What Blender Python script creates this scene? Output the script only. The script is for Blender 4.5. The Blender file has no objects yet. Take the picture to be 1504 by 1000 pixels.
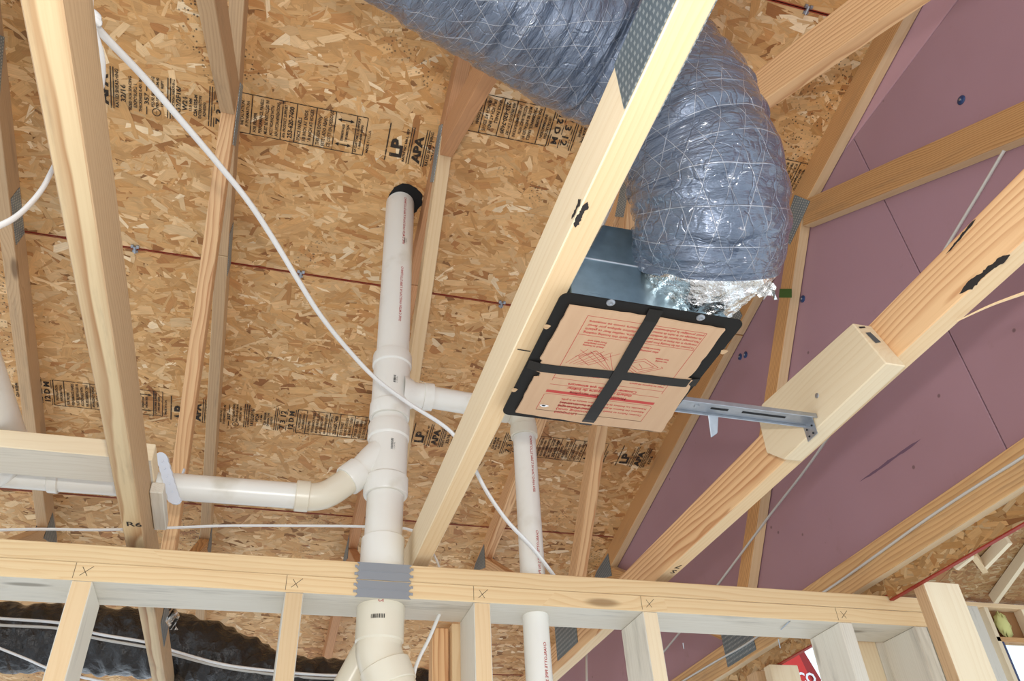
import bpy, bmesh, math, random
import numpy as np
from mathutils import Vector, Matrix, noise as mnoise

S = bpy.context.scene
COL = S.collection
rng = np.random.default_rng(7)
random.seed(7)

# ------------------------------------------------------------------ camera, sky, flash, exposure
CAM = np.array([-0.16687, -1.70591, -0.72241])
CR = np.array([0.95914, -0.27846, -0.05005])
CU = np.array([-0.13392, -0.60268, 0.78667])
CF = np.array([0.24922, 0.74782, 0.61535])
FPX = 1182.51
cd = bpy.data.cameras.new('camera'); cam = bpy.data.objects.new('camera', cd); COL.objects.link(cam)
cd.sensor_width = 36; cd.lens = FPX / 1504 * 36; cd.clip_start = .02; cd.clip_end = 200
cam.matrix_world = Matrix(((CR[0], CU[0], -CF[0], CAM[0]), (CR[1], CU[1], -CF[1], CAM[1]), (CR[2], CU[2], -CF[2], CAM[2]), (0, 0, 0, 1)))
S.camera = cam
W = bpy.data.worlds.new('daylight'); S.world = W; W.use_nodes = True
bg = W.node_tree.nodes['Background']; bg.inputs[0].default_value = (.80, .90, 1, 1); bg.inputs[1].default_value = 1.4
fl = bpy.data.lights.new('camera_flash', 'POINT'); fl.energy = 44; fl.color = (1, .965, .92); fl.shadow_soft_size = .022
flo = bpy.data.objects.new('camera_flash', fl); COL.objects.link(flo)
flo.location = CAM + CU * .115 + CF * .03 - CR * .012
S.view_settings.view_transform = 'Standard'; S.view_settings.look = 'None'; S.view_settings.gamma = 1
S.view_settings.use_curve_mapping = False; S.view_settings.exposure = 0.0


# ------------------------------------------------------------------ layout helpers (real distances: a sight line meets a known plane)
def ray(px): return CF + CR * (px[0] - 752) / FPX - CU * (px[1] - 500) / FPX
def at(px, ax, v):
    d = ray(px); i = 'xyz'.index(ax); return CAM + d * (v - CAM[i]) / d[i]
def far(px, dist):
    d = ray(px); return CAM + d / np.linalg.norm(d) * dist
PITCH = .25
def deck_z(y): return 1.25 - PITCH * y
def on_deck(px):
    d = ray(px); n = np.array((0, PITCH, 1.)); return CAM + d * (1.25 - n @ CAM) / (n @ d)


# ------------------------------------------------------------------ node helpers
def newmat(name):
    m = bpy.data.materials.new(name); m.use_nodes = True
    nt = m.node_tree; return m, nt, nt.nodes['Principled BSDF']
def nd(nt, t, **kw):
    n = nt.nodes.new(t)
    for k, v in kw.items():
        if k.startswith('i_'): n.inputs[k[2:].replace('_', ' ')].default_value = v
        else: setattr(n, k, v)
    return n
def mth(nt, op, a, b=None, c=None, clamp=False):
    n = nt.nodes.new('ShaderNodeMath'); n.operation = op; n.use_clamp = clamp
    for i, v in enumerate((a, b, c)):
        if v is None: continue
        if isinstance(v, (int, float)): n.inputs[i].default_value = v
        else: nt.links.new(v, n.inputs[i])
    return n.outputs[0]
def vmul(nt, v, s):
    n = nt.nodes.new('ShaderNodeVectorMath'); n.operation = 'MULTIPLY'; nt.links.new(v, n.inputs[0]); n.inputs[1].default_value = s; return n.outputs[0]
def vadd(nt, v, w):
    n = nt.nodes.new('ShaderNodeVectorMath'); n.operation = 'ADD'; nt.links.new(v, n.inputs[0]); nt.links.new(w, n.inputs[1]); return n.outputs[0]
def mixc(nt, f, a, b, blend='MIX'):
    n = nt.nodes.new('ShaderNodeMix'); n.data_type = 'RGBA'; n.blend_type = blend
    for s, v in ((0, f), (6, a), (7, b)):
        if isinstance(v, (int, float)): n.inputs[s].default_value = v
        elif isinstance(v, tuple): n.inputs[s].default_value = v if len(v) == 4 else (*v, 1)
        else: nt.links.new(v, n.inputs[s])
    return n.outputs[2]
def sstep(nt, v, a, b):
    n = nt.nodes.new('ShaderNodeMapRange'); n.interpolation_type = 'SMOOTHSTEP'; nt.links.new(v, n.inputs[0])
    n.inputs[1].default_value = a; n.inputs[2].default_value = b; return n.outputs[0]
def noi(nt, v, scale, detail=3, rough=.5, out=0):
    n = nt.nodes.new('ShaderNodeTexNoise'); n.inputs['Scale'].default_value = scale; n.inputs['Detail'].default_value = detail; n.inputs['Roughness'].default_value = rough
    nt.links.new(v, n.inputs['Vector']); return n.outputs[out]
def bump(nt, h, strength, dist, bs, normal=None):
    n = nt.nodes.new('ShaderNodeBump'); n.inputs['Strength'].default_value = strength; n.inputs['Distance'].default_value = dist
    nt.links.new(h, n.inputs['Height'])
    if bs: nt.links.new(n.outputs[0], bs.inputs['Normal'])
    return n.outputs[0]
def lin(r, g, b):
    f = lambda c: (c / 255 / 12.92) if c / 255 <= .04045 else ((c / 255 + .055) / 1.055) ** 2.4
    return (f(r), f(g), f(b))

def wood(name, light, dark, ring=150, knots=.74, dirt=0., late=.8, var=.1):
    m, nt, bs = newmat(name); L = nt.links.new
    tc = nd(nt, 'ShaderNodeTexCoord'); oi = nd(nt, 'ShaderNodeObjectInfo'); R = oi.outputs['Random']
    cb = nd(nt, 'ShaderNodeCombineXYZ'); L(mth(nt, 'MULTIPLY', R, 37.), cb.inputs[0]); L(mth(nt, 'MULTIPLY', R, 11.3), cb.inputs[1])
    raw = tc.outputs['Object']; co = vadd(nt, raw, cb.outputs[0])
    sx = nd(nt, 'ShaderNodeSeparateXYZ'); L(raw, sx.inputs[0])
    vo = nd(nt, 'ShaderNodeTexVoronoi'); vo.inputs['Scale'].default_value = 1; L(vmul(nt, co, (2.6, 11, 11)), vo.inputs['Vector'])
    sc = nd(nt, 'ShaderNodeSeparateColor'); L(vo.outputs['Color'], sc.inputs[0])
    has = mth(nt, 'GREATER_THAN', sc.outputs[0], knots)
    kd = vo.outputs['Distance']
    near = mth(nt, 'MULTIPLY', has, sstep(nt, kd, .55, .05))
    oy = mth(nt, 'MULTIPLY_ADD', R, .10, -.05); oz = mth(nt, 'MULTIPLY_ADD', mth(nt, 'FRACT', mth(nt, 'MULTIPLY', R, 7.7)), .07, .03)
    y = mth(nt, 'ADD', sx.outputs[1], oy); z = mth(nt, 'ADD', sx.outputs[2], oz)
    r = mth(nt, 'SQRT', mth(nt, 'ADD', mth(nt, 'MULTIPLY', y, y), mth(nt, 'MULTIPLY', z, z)))
    nA = noi(nt, vmul(nt, co, (1.6, 8, 8)), 1, 3)
    r = mth(nt, 'ADD', r, mth(nt, 'MULTIPLY_ADD', nA, .05, -.025))
    r = mth(nt, 'ADD', r, mth(nt, 'MULTIPLY', near, .022))
    f = mth(nt, 'FRACT', mth(nt, 'MULTIPLY', r, ring))
    lt = mth(nt, 'MULTIPLY', mth(nt, 'POWER', f, 2.2), sstep(nt, f, 1.0, .86))
    nB = noi(nt, vmul(nt, co, (5, 260, 260)), 1, 2)
    nC = noi(nt, vmul(nt, co, (1.0, 14, 14)), 1, 2)
    k = mth(nt, 'MULTIPLY', lt, mth(nt, 'MULTIPLY_ADD', nC, 1.2 * late, .2 * late))
    k = mth(nt, 'ADD', k, mth(nt, 'MULTIPLY_ADD', nB, .5, -.25), clamp=True)
    c = mixc(nt, k, light, dark)
    kn = mth(nt, 'MULTIPLY', has, sstep(nt, kd, .15, .07))
    c = mixc(nt, mth(nt, 'MULTIPLY', kn, .75), c, tuple(v * .42 for v in dark))
    d = sstep(nt, noi(nt, vmul(nt, co, (3, 22, 22)), 1, 5, .65), .52, .75)
    c = mixc(nt, mth(nt, 'MULTIPLY', d, dirt), c, (.12, .10, .075))
    hv = nd(nt, 'ShaderNodeHueSaturation'); L(c, hv.inputs['Color'])
    L(mth(nt, 'MULTIPLY_ADD', mth(nt, 'FRACT', mth(nt, 'MULTIPLY', R, 13.1)), 2 * var, 1 - var), hv.inputs['Value'])
    L(hv.outputs[0], bs.inputs['Base Color']); bs.inputs['Roughness'].default_value = .62; bs.inputs['Specular IOR Level'].default_value = .3
    bump(nt, mth(nt, 'ADD', mth(nt, 'MULTIPLY', nB, .6), mth(nt, 'MULTIPLY', lt, .4)), .25, .0008, bs)
    return m

M = {}
M['pine'] = wood('pale_pine', lin(220, 190, 148), lin(202, 162, 114), late=.5, ring=110)
M['pine_cream'] = wood('cream_pine', lin(230, 210, 176), lin(212, 182, 138), late=.4, ring=100, knots=.82)
M['fir'] = wood('orange_fir', lin(226, 184, 136), lin(176, 112, 66), late=1.15, ring=105, dirt=.08)
M['tan'] = wood('tan_lumber', lin(202, 168, 128), lin(162, 120, 82), late=.6, dirt=.3)
M['streak'] = wood('weathered_lumber', lin(216, 190, 148), lin(158, 108, 62), late=1.5, ring=38, dirt=.4, knots=.62)
M['amber'] = wood('amber_lumber', lin(206, 158, 104), lin(158, 106, 60), late=1.3, dirt=.28)
M['gable'] = wood('gable_lumber', lin(212, 170, 118), lin(168, 116, 70), late=1.0, dirt=.35, ring=90, knots=.66)
M['red'] = wood('reddish_lumber', lin(198, 146, 102), lin(150, 98, 62), late=.6, dirt=.1)
M['plate'] = wood('plate_lumber', lin(228, 198, 152), lin(204, 158, 106), late=.7, ring=85, knots=.70)
M['grey_daylit_wood'] = wood('grey_daylit_lumber', lin(216, 208, 192), lin(190, 176, 152), late=.4, dirt=.35)  # grey-white tone; paints cool daylight onto undersides and stud sides

def simple(name, col, rough=.5, metal=0., spec=.5, coat=0.):
    m, nt, bs = newmat(name); bs.inputs['Base Color'].default_value = (*col, 1); bs.inputs['Roughness'].default_value = rough
    bs.inputs['Metallic'].default_value = metal; bs.inputs['Specular IOR Level'].default_value = spec; bs.inputs['Coat Weight'].default_value = coat
    return m
def pvc_mat():
    m, nt, bs = newmat('white_pvc'); tc = nd(nt, 'ShaderNodeTexCoord'); n = noi(nt, tc.outputs['Object'], 9, 4)
    c = mixc(nt, sstep(nt, n, .55, .8), lin(232, 228, 218), lin(206, 198, 180)); nt.links.new(c, bs.inputs['Base Color'])
    bs.inputs['Roughness'].default_value = .28; bs.inputs['Subsurface Weight'].default_value = .05; bs.inputs['Subsurface Radius'].default_value = (.01, .01, .008); return m
M['pvc'] = pvc_mat()
M['cream_pvc'] = simple('cream_pvc', lin(226, 216, 194), .3)
M['cable'] = simple('white_cable_jacket', lin(232, 230, 226), .4)
M['grey_cable'] = simple('grey_cable_jacket', lin(196, 190, 180), .45)
M['black'] = simple('black_metal', (.012, .011, .010), .5, spec=.14)
M['tape'] = simple('black_tape', (.016, .014, .012), .42, spec=.2)
M['void'] = simple('opening_black', (.004, .004, .004), .8)  # flat black painted for the darkness inside openings and slots
M['felt'] = simple('roofing_felt', (.01, .01, .01), .9)
M['redink'] = simple('red_ink', lin(178, 60, 52), .7)
M['blackink'] = simple('black_ink', (.02, .016, .014), .8)
M['bluecap'] = simple('blue_washer', lin(34, 60, 104), .4)
M['rededge'] = simple('red_edge_seal', lin(150, 44, 22), .7)
M['redpaint'] = simple('red_sign_paint', lin(205, 40, 30), .4)
M['darkred'] = simple('dark_red_paint', lin(150, 16, 12), .4)
M['whitepaint'] = simple('white_paint', lin(240, 240, 240), .5)
M['winframe'] = simple('navy_window_frame', lin(36, 44, 84), .4)
M['foamyellow'] = simple('yellow_insulation', lin(206, 202, 130), .9)
M['green'] = simple('green_marker', lin(70, 100, 40), .8)
M['strap'] = simple('white_plastic', lin(214, 218, 226), .35)
M['black_jacket'] = None

def ink_mat():
    m, nt, bs = newmat('stamp_ink'); tc = nd(nt, 'ShaderNodeTexCoord'); n = noi(nt, tc.outputs['Object'], 60, 4, .6)
    bs.inputs['Base Color'].default_value = (.035, .024, .016, 1); bs.inputs['Roughness'].default_value = .85
    nt.links.new(mth(nt, 'MULTIPLY_ADD', sstep(nt, n, .30, .46), .72, .22), bs.inputs['Alpha']); return m
M['stamp'] = ink_mat()

def galv(name, col, rough):
    m, nt, bs = newmat(name); tc = nd(nt, 'ShaderNodeTexCoord')
    n = noi(nt, tc.outputs['Object'], 55, 3); n2 = noi(nt, vmul(nt, tc.outputs['Object'], (6, 6, 160)), 1, 2)
    c = mixc(nt, n, tuple(v * .75 for v in col), tuple(min(1, v * 1.2) for v in col)); nt.links.new(c, bs.inputs['Base Color'])
    bs.inputs['Metallic'].default_value = .9; nt.links.new(mth(nt, 'MULTIPLY_ADD', n2, .2, rough), bs.inputs['Roughness']); return m
M['galv'] = galv('galvanised_sheet', (.30, .40, .46), .22)
M['steel'] = galv('zinc_steel', (.42, .44, .47), .34)
def gusset_mat(name='truss_plate_steel', k=1.):
    m, nt, bs = newmat(name); tc = nd(nt, 'ShaderNodeTexCoord'); L = nt.links.new
    s = nd(nt, 'ShaderNodeSeparateXYZ'); L(tc.outputs['Object'], s.inputs[0])
    row = mth(nt, 'MULTIPLY', s.outputs[1], 1 / .0135); fr = mth(nt, 'FRACT', row); fl_ = mth(nt, 'FLOOR', row)
    al = mth(nt, 'FRACT', mth(nt, 'ADD', mth(nt, 'MULTIPLY', s.outputs[0], 1 / .0085), mth(nt, 'MULTIPLY', fl_, .5)))
    slot = mth(nt, 'MULTIPLY', mth(nt, 'LESS_THAN', fr, .46), mth(nt, 'LESS_THAN', al, .5))
    n = noi(nt, tc.outputs['Object'], 30, 4)
    c = mixc(nt, n, (.11 * k, .145 * k, .16 * k), (.20 * k, .24 * k, .26 * k)); c = mixc(nt, mth(nt, 'MULTIPLY', slot, .75), c, (.42 * k, .45 * k, .44 * k))
    L(c, bs.inputs['Base Color']); bs.inputs['Metallic'].default_value = .45; bs.inputs['Roughness'].default_value = .48
    bump(nt, slot, .6, .0015, bs); return m
M['gusset'] = gusset_mat()
M['gusset2'] = gusset_mat('dull_plate_steel', 1.4)

def duct_mat():
    m, nt, bs = newmat('foil_duct_jacket'); L = nt.links.new
    uv = nd(nt, 'ShaderNodeUVMap'); s = nd(nt, 'ShaderNodeSeparateXYZ')
    jit = noi(nt, vmul(nt, uv.outputs[0], (9, 9, 1)), 1, 2, .5, 1)
    vv = vadd(nt, uv.outputs[0], vmul(nt, jit, (.006, .006, 0))); L(vv, s.inputs[0]); u, v = s.outputs[0], s.outputs[1]
    def line(e, period, w):
        f = mth(nt, 'FRACT', mth(nt, 'MULTIPLY', e, 1 / period)); return sstep(nt, mth(nt, 'ABSOLUTE', mth(nt, 'SUBTRACT', f, .5)), w / period, .3 * w / period)
    l1 = line(v, .034, .0009)
    l2 = line(mth(nt, 'ADD', mth(nt, 'MULTIPLY', u, .87), mth(nt, 'MULTIPLY', v, .5)), .034, .0008)
    l3 = line(mth(nt, 'SUBTRACT', mth(nt, 'MULTIPLY', u, .87), mth(nt, 'MULTIPLY', v, .5)), .034, .0008)
    th = mth(nt, 'MAXIMUM', l1, mth(nt, 'MAXIMUM', l2, l3))
    brk = sstep(nt, noi(nt, vmul(nt, uv.outputs[0], (25, 25, 1)), 1, 2), .36, .52)
    n = noi(nt, uv.outputs[0], 14, 4)
    c = mixc(nt, n, (.075, .098, .145), (.12, .15, .21)); c = mixc(nt, mth(nt, 'MULTIPLY', mth(nt, 'MULTIPLY', th, brk), .62), c, (.56, .58, .64)); L(c, bs.inputs['Base Color'])
    bs.inputs['Metallic'].default_value = .45; bs.inputs['Roughness'].default_value = .36
    bs.inputs['Coat Weight'].default_value = 1; bs.inputs['Coat Roughness'].default_value = .06; bs.inputs['Coat IOR'].default_value = 1.7
    vo = nd(nt, 'ShaderNodeTexVoronoi'); vo.feature = 'DISTANCE_TO_EDGE'; vo.inputs['Scale'].default_value = 1
    wj = vadd(nt, vmul(nt, uv.outputs[0], (26, 48, 1)), vmul(nt, noi(nt, uv.outputs[0], 30, 3, .5, 1), (1.4, 1.4, 0))); L(wj, vo.inputs['Vector'])
    h = mth(nt, 'ADD', mth(nt, 'MULTIPLY', sstep(nt, vo.outputs['Distance'], 0, .06), .14), mth(nt, 'MULTIPLY', noi(nt, vmul(nt, uv.outputs[0], (17, 100, 1)), 1, 5, .6), 1.2))
    h = mth(nt, 'ADD', h, mth(nt, 'MULTIPLY', th, .25))
    bp = bump(nt, h, .8, .0065, bs); ge = nd(nt, 'ShaderNodeNewGeometry'); v2 = nd(nt, 'ShaderNodeTexVoronoi'); v2.inputs['Scale'].default_value = 1; v2.inputs['Randomness'].default_value = 1
    L(vadd(nt, vmul(nt, uv.outputs[0], (95, 190, 1)), vmul(nt, noi(nt, uv.outputs[0], 60, 2, .5, 1), (1.5, 1.5, 0))), v2.inputs['Vector'])
    dv = nd(nt, 'ShaderNodeVectorMath', operation='SUBTRACT'); L(v2.outputs['Color'], dv.inputs[0]); dv.inputs[1].default_value = (.5, .5, .5)
    amt = mth(nt, 'MULTIPLY_ADD', sstep(nt, noi(nt, vmul(nt, uv.outputs[0], (9, 16, 1)), 1, 3), .40, .60), .75, .35)
    sc_ = nd(nt, 'ShaderNodeVectorMath', operation='SCALE'); L(dv.outputs[0], sc_.inputs[0]); L(amt, sc_.inputs['Scale'])
    nn = nd(nt, 'ShaderNodeVectorMath', operation='NORMALIZE'); L(vadd(nt, bp, sc_.outputs[0]), nn.inputs[0]); L(nn.outputs[0], bs.inputs['Coat Normal']); return m
M['duct'] = duct_mat()
def crinkle(name, col, metal, rough, sc, dist):
    m, nt, bs = newmat(name); L = nt.links.new; tc = nd(nt, 'ShaderNodeTexCoord'); o = tc.outputs['Object']
    vo = nd(nt, 'ShaderNodeTexVoronoi'); vo.inputs['Scale'].default_value = sc
    L(vadd(nt, o, vmul(nt, noi(nt, o, 20, 2, .5, 1), (.02, .02, .02))), vo.inputs['Vector'])
    h = mth(nt, 'ADD', vo.outputs['Distance'], mth(nt, 'MULTIPLY', noi(nt, o, sc * 1.7, 4, .6), .8))
    bump(nt, h, 1., dist, bs); bs.inputs['Base Color'].default_value = (*col, 1); bs.inputs['Metallic'].default_value = metal; bs.inputs['Roughness'].default_value = rough
    return m
M['foil'] = crinkle('aluminium_foil_tape', (.86, .84, .81), 1., .27, 30, .010)
M['black_jacket'] = crinkle('black_plastic_jacket', (.030, .028, .027), .15, .24, 34, .006)

def foam_mat(ca=(164, 128, 136), cb=(172, 136, 146)):
    m, nt, bs = newmat('mauve_foam_board'); L = nt.links.new; tc = nd(nt, 'ShaderNodeTexCoord'); o = tc.outputs['Object']
    n1 = noi(nt, o, 1.6, 3); c = mixc(nt, sstep(nt, n1, .3, .7), lin(*ca), lin(*cb))
    n2 = sstep(nt, noi(nt, o, 7, 6, .7), .60, .78); c = mixc(nt, mth(nt, 'MULTIPLY', n2, .35), c, lin(122, 92, 70))
    n3 = sstep(nt, noi(nt, vmul(nt, o, (1, 9, 60)), 1, 5, .7), .66, .74); c = mixc(nt, mth(nt, 'MULTIPLY', n3, .3), c, lin(178, 146, 160))
    vo = nd(nt, 'ShaderNodeTexVoronoi'); vo.inputs['Scale'].default_value = 13; L(o, vo.inputs['Vector'])
    sp = mth(nt, 'MULTIPLY', sstep(nt, vo.outputs['Distance'], .09, .04), mth(nt, 'GREATER_THAN', noi(nt, o, 4, 1), .56))
    c = mixc(nt, mth(nt, 'MULTIPLY', sp, .6), c, lin(70, 50, 46))
    L(c, bs.inputs['Base Color']); bs.inputs['Roughness'].default_value = .42; bs.inputs['Specular IOR Level'].default_value = .45
    bump(nt, noi(nt, o, 90, 3), .12, .001, bs); return m
M['foam'] = foam_mat()
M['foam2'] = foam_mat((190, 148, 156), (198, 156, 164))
def osb_mats():
    m, nt, bs = newmat('osb_strand'); L = nt.links.new
    at_ = nd(nt, 'ShaderNodeAttribute', attribute_name='tint'); uv = nd(nt, 'ShaderNodeUVMap')
    n = noi(nt, vmul(nt, uv.outputs[0], (18, 420, 1)), 1, 3); n2 = noi(nt, vmul(nt, uv.outputs[0], (30, 70, 1)), 1, 3)
    hv = nd(nt, 'ShaderNodeHueSaturation'); L(at_.outputs['Color'], hv.inputs['Color'])
    L(mth(nt, 'ADD', mth(nt, 'MULTIPLY_ADD', n, .40, .64), mth(nt, 'MULTIPLY_ADD', n2, .36, .0)), hv.inputs['Value'])
    c = hv.outputs[0]
    tc = nd(nt, 'ShaderNodeTexCoord'); o = tc.outputs['Object']
    vo = nd(nt, 'ShaderNodeTexVoronoi'); vo.inputs['Scale'].default_value = 85; L(o, vo.inputs['Vector'])
    sp = mth(nt, 'MULTIPLY', sstep(nt, vo.outputs['Distance'], .30, .18), sstep(nt, noi(nt, o, 2.6, 2), .60, .70))
    c = mixc(nt, mth(nt, 'MULTIPLY', sp, .8), c, (.03, .022, .016))
    L(c, bs.inputs['Base Color']); bs.inputs['Roughness'].default_value = .5; bs.inputs['Specular IOR Level'].default_value = .35
    bump(nt, n, .3, .0008, bs)
    b = simple('osb_core', lin(150, 104, 60), .7); return m, b
M['strand'], M['osb'] = osb_mats()
def card_mat():
    m, nt, bs = newmat('brown_cardboard'); tc = nd(nt, 'ShaderNodeTexCoord'); o = tc.outputs['Object']
    n = noi(nt, vmul(nt, o, (90, 8, 8)), 1, 3); n2 = noi(nt, o, 6, 3)
    c = mixc(nt, n, lin(186, 150, 116), lin(200, 166, 132)); c = mixc(nt, mth(nt, 'MULTIPLY', n2, .25), c, lin(170, 132, 100))
    nt.links.new(c, bs.inputs['Base Color']); bs.inputs['Roughness'].default_value = .75; return m
M['card'] = card_mat()
M['floor'] = simple('concrete_slab', lin(206, 208, 212), .8)
M['far_osb'] = None


# ------------------------------------------------------------------ object helpers
def link(name, me, m=None, parent=None, loc=(0, 0, 0)):
    o = bpy.data.objects.new(name, me); COL.objects.link(o)
    if m is not None and not me.materials:
        for k in (m if isinstance(m, (list, tuple)) else [m]): me.materials.append(k if not isinstance(k, str) else M[k])
    o.location = loc
    if parent: o.parent = parent; o.location = Vector(loc) - world_of(parent)
    return o
def world_of(o):
    v = Vector((0, 0, 0))
    while o is not None: v = v + o.location; o = o.parent
    return v
def tag(o, label, cat, group=None):
    o['label'] = label; o['category'] = cat
    if group: o['group'] = group
    return o
def thing(name, label, cat, loc=(0, 0, 0), group=None):
    o = bpy.data.objects.new(name, None); COL.objects.link(o); o.location = loc; o.empty_display_size = .05
    return tag(o, label, cat, group)
def structure(name, loc=(0, 0, 0)):
    o = bpy.data.objects.new(name, None); COL.objects.link(o); o.location = loc; o['kind'] = 'structure'; return o
def bm_mesh(bm, name, smooth=False):
    me = bpy.data.meshes.new(name); bm.to_mesh(me); bm.free()
    if smooth: me.polygons.foreach_set('use_smooth', [True] * len(me.polygons))
    return me
def np_mesh(name, V, F, smooth=False):
    me = bpy.data.meshes.new(name); me.from_pydata([tuple(map(float, v)) for v in V], [], F)
    if smooth: me.polygons.foreach_set('use_smooth', [True] * len(me.polygons))
    me.update(); return me
def board(name, p0, p1, w, d, m, parent=None, up=(0, 0, 1), bev=.0018, warp=0., twist=0., m2=None):
    """lumber from p0 to p1 (axis), w along the side vector, d along 'up'; grain runs along local X"""
    p0, p1 = Vector(p0), Vector(p1); ax = (p1 - p0); ln = ax.length; ax.normalize()
    up = Vector(up); side = up.cross(ax).normalized(); up2 = ax.cross(side).normalized()
    bm = bmesh.new(); n = 1 if warp == 0 and twist == 0 else 10; rings = []
    for i in range(n + 1):
        t = i / n; x = (t - .5) * ln; k = warp * math.sin(t * math.pi); a = twist * (t - .5); r = []
        for sy, sz in ((-1, -1), (1, -1), (1, 1), (-1, 1)):
            yy, zz = sy * w / 2, sz * d / 2
            r.append(bm.verts.new((x, yy * math.cos(a) - zz * math.sin(a) + k, yy * math.sin(a) + zz * math.cos(a))))
        rings.append(r)
    for a, b in zip(rings, rings[1:]):
        for j in range(4): bm.faces.new((a[j], b[j], b[(j + 1) % 4], a[(j + 1) % 4]))
    bm.faces.new(rings[0]); bm.faces.new(rings[-1][::-1])
    bmesh.ops.recalc_face_normals(bm, faces=bm.faces)
    if bev: bmesh.ops.bevel(bm, geom=[e for e in bm.edges if abs(e.calc_face_angle(0)) > .5], offset=bev, segments=1, affect='EDGES')
    if m2:
        for f in bm.faces:
            if abs(f.normal.z) > .75: f.material_index = 1
    o = link(name, bm_mesh(bm, name), [m, m2] if m2 else m)
    mt = Matrix((ax, side, up2)).transposed().to_4x4(); c = (p0 + p1) / 2
    if parent: o.parent = parent; c = c - world_of(parent)
    o.matrix_local = Matrix.Translation(c) @ mt
    return o
def box(name, lo, hi, m, parent=None, bev=.001):
    lo, hi = Vector(lo), Vector(hi); bm = bmesh.new(); bmesh.ops.create_cube(bm, size=1)
    bmesh.ops.scale(bm, vec=hi - lo, verts=bm.verts)
    if bev: bmesh.ops.bevel(bm, geom=bm.edges[:], offset=bev, segments=1, affect='EDGES')
    return link(name, bm_mesh(bm, name), m, parent, (lo + hi) / 2)
def frame_axes(d):
    d = Vector(d).normalized(); a = Vector((0, 0, 1)) if abs(d.z) < .9 else Vector((1, 0, 0)); u = a.cross(d).normalized(); return u, d.cross(u).normalized(), d
def lathe(bm, p0, d, prof, seg=40, cap=(False, False)):
    """revolve (s, r) profile along direction d from p0"""
    u, v, w = frame_axes(d); p0 = Vector(p0); rings = []
    for s, r in prof:
        rings.append([bm.verts.new(p0 + w * s + (u * math.cos(2 * math.pi * i / seg) + v * math.sin(2 * math.pi * i / seg)) * r) for i in range(seg)])
    for a, b in zip(rings, rings[1:]):
        for i in range(seg): bm.faces.new((a[i], a[(i + 1) % seg], b[(i + 1) % seg], b[i]))
    if cap[0]: bm.faces.new(rings[0][::-1])
    if cap[1]: bm.faces.new(rings[-1])
def crom(P, n):
    P = [np.array(p, float) for p in P]; P = [2 * P[0] - P[1]] + P + [2 * P[-1] - P[-2]]; out = []
    for i in range(1, len(P) - 2):
        a, b, c, d = P[i - 1:i + 3]
        for k in range(n):
            t = k / n; out.append(.5 * (2 * b + (c - a) * t + (2 * a - 5 * b + 4 * c - d) * t * t + (3 * b - a - 3 * c + d) * t ** 3))
    out.append(P[-2]); return np.array(out)
def frames(path):
    T = np.gradient(path, axis=0); T /= np.linalg.norm(T, axis=1)[:, None]
    a = np.array((0, 0, 1.)) if abs(T[0][2]) < .9 else np.array((1., 0, 0)); u = np.cross(a, T[0]); u /= np.linalg.norm(u); U = [u]
    for i in range(1, len(T)):
        u = U[-1] - T[i] * (U[-1] @ T[i]); U.append(u / np.linalg.norm(u))
    U = np.array(U); return T, U, np.cross(T, U)
def tube_mesh(name, path, rad, seg=12, rad2=None, caps=True, uv=False, smooth=True):
    path = np.asarray(path, float); T, U, V = frames(path); n = len(path); th = np.arange(seg) * 2 * np.pi / seg
    r = np.broadcast_to(np.asarray(rad, float), (n, seg)) if np.ndim(rad) == 2 else np.full((n, seg), 1.) * np.asarray(rad, float).reshape(-1, 1)
    r2 = r if rad2 is None else r * rad2
    P = path[:, None] + U[:, None] * (r * np.cos(th))[..., None] + V[:, None] * (r2 * np.sin(th))[..., None]
    F = [(i * seg + j, i * seg + (j + 1) % seg, (i + 1) * seg + (j + 1) % seg, (i + 1) * seg + j) for i in range(n - 1) for j in range(seg)]
    nq = len(F)
    if caps: F += [tuple(range(seg))[::-1], tuple((n - 1) * seg + j for j in range(seg))]
    me = np_mesh(name, P.reshape(-1, 3), F, smooth)
    if uv:
        s = np.concatenate([[0], np.cumsum(np.linalg.norm(np.diff(path, axis=0), axis=1))]); R = float(np.mean(r)); lay = me.uv_layers.new(name='UVMap'); k = 0
        arr = np.zeros((len(me.loops), 2))
        for i in range(n - 1):
            for j in range(seg):
                a, b = th[j] * R, (th[j] + 2 * np.pi / seg) * R
                arr[k:k + 4] = ((a, s[i]), (b, s[i]), (b, s[i + 1]), (a, s[i + 1])); k += 4
        lay.data.foreach_set('uv', arr.ravel())
    return me
def cable(name, pts, r, label, m='cable', flat=.6, group=None, parent=None, n=10):
    o = link(name, tube_mesh(name, crom(pts, n), r, 10, flat), m, parent)
    if label: tag(o, label, 'cable', group or 'electrical cables')
    return o

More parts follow.
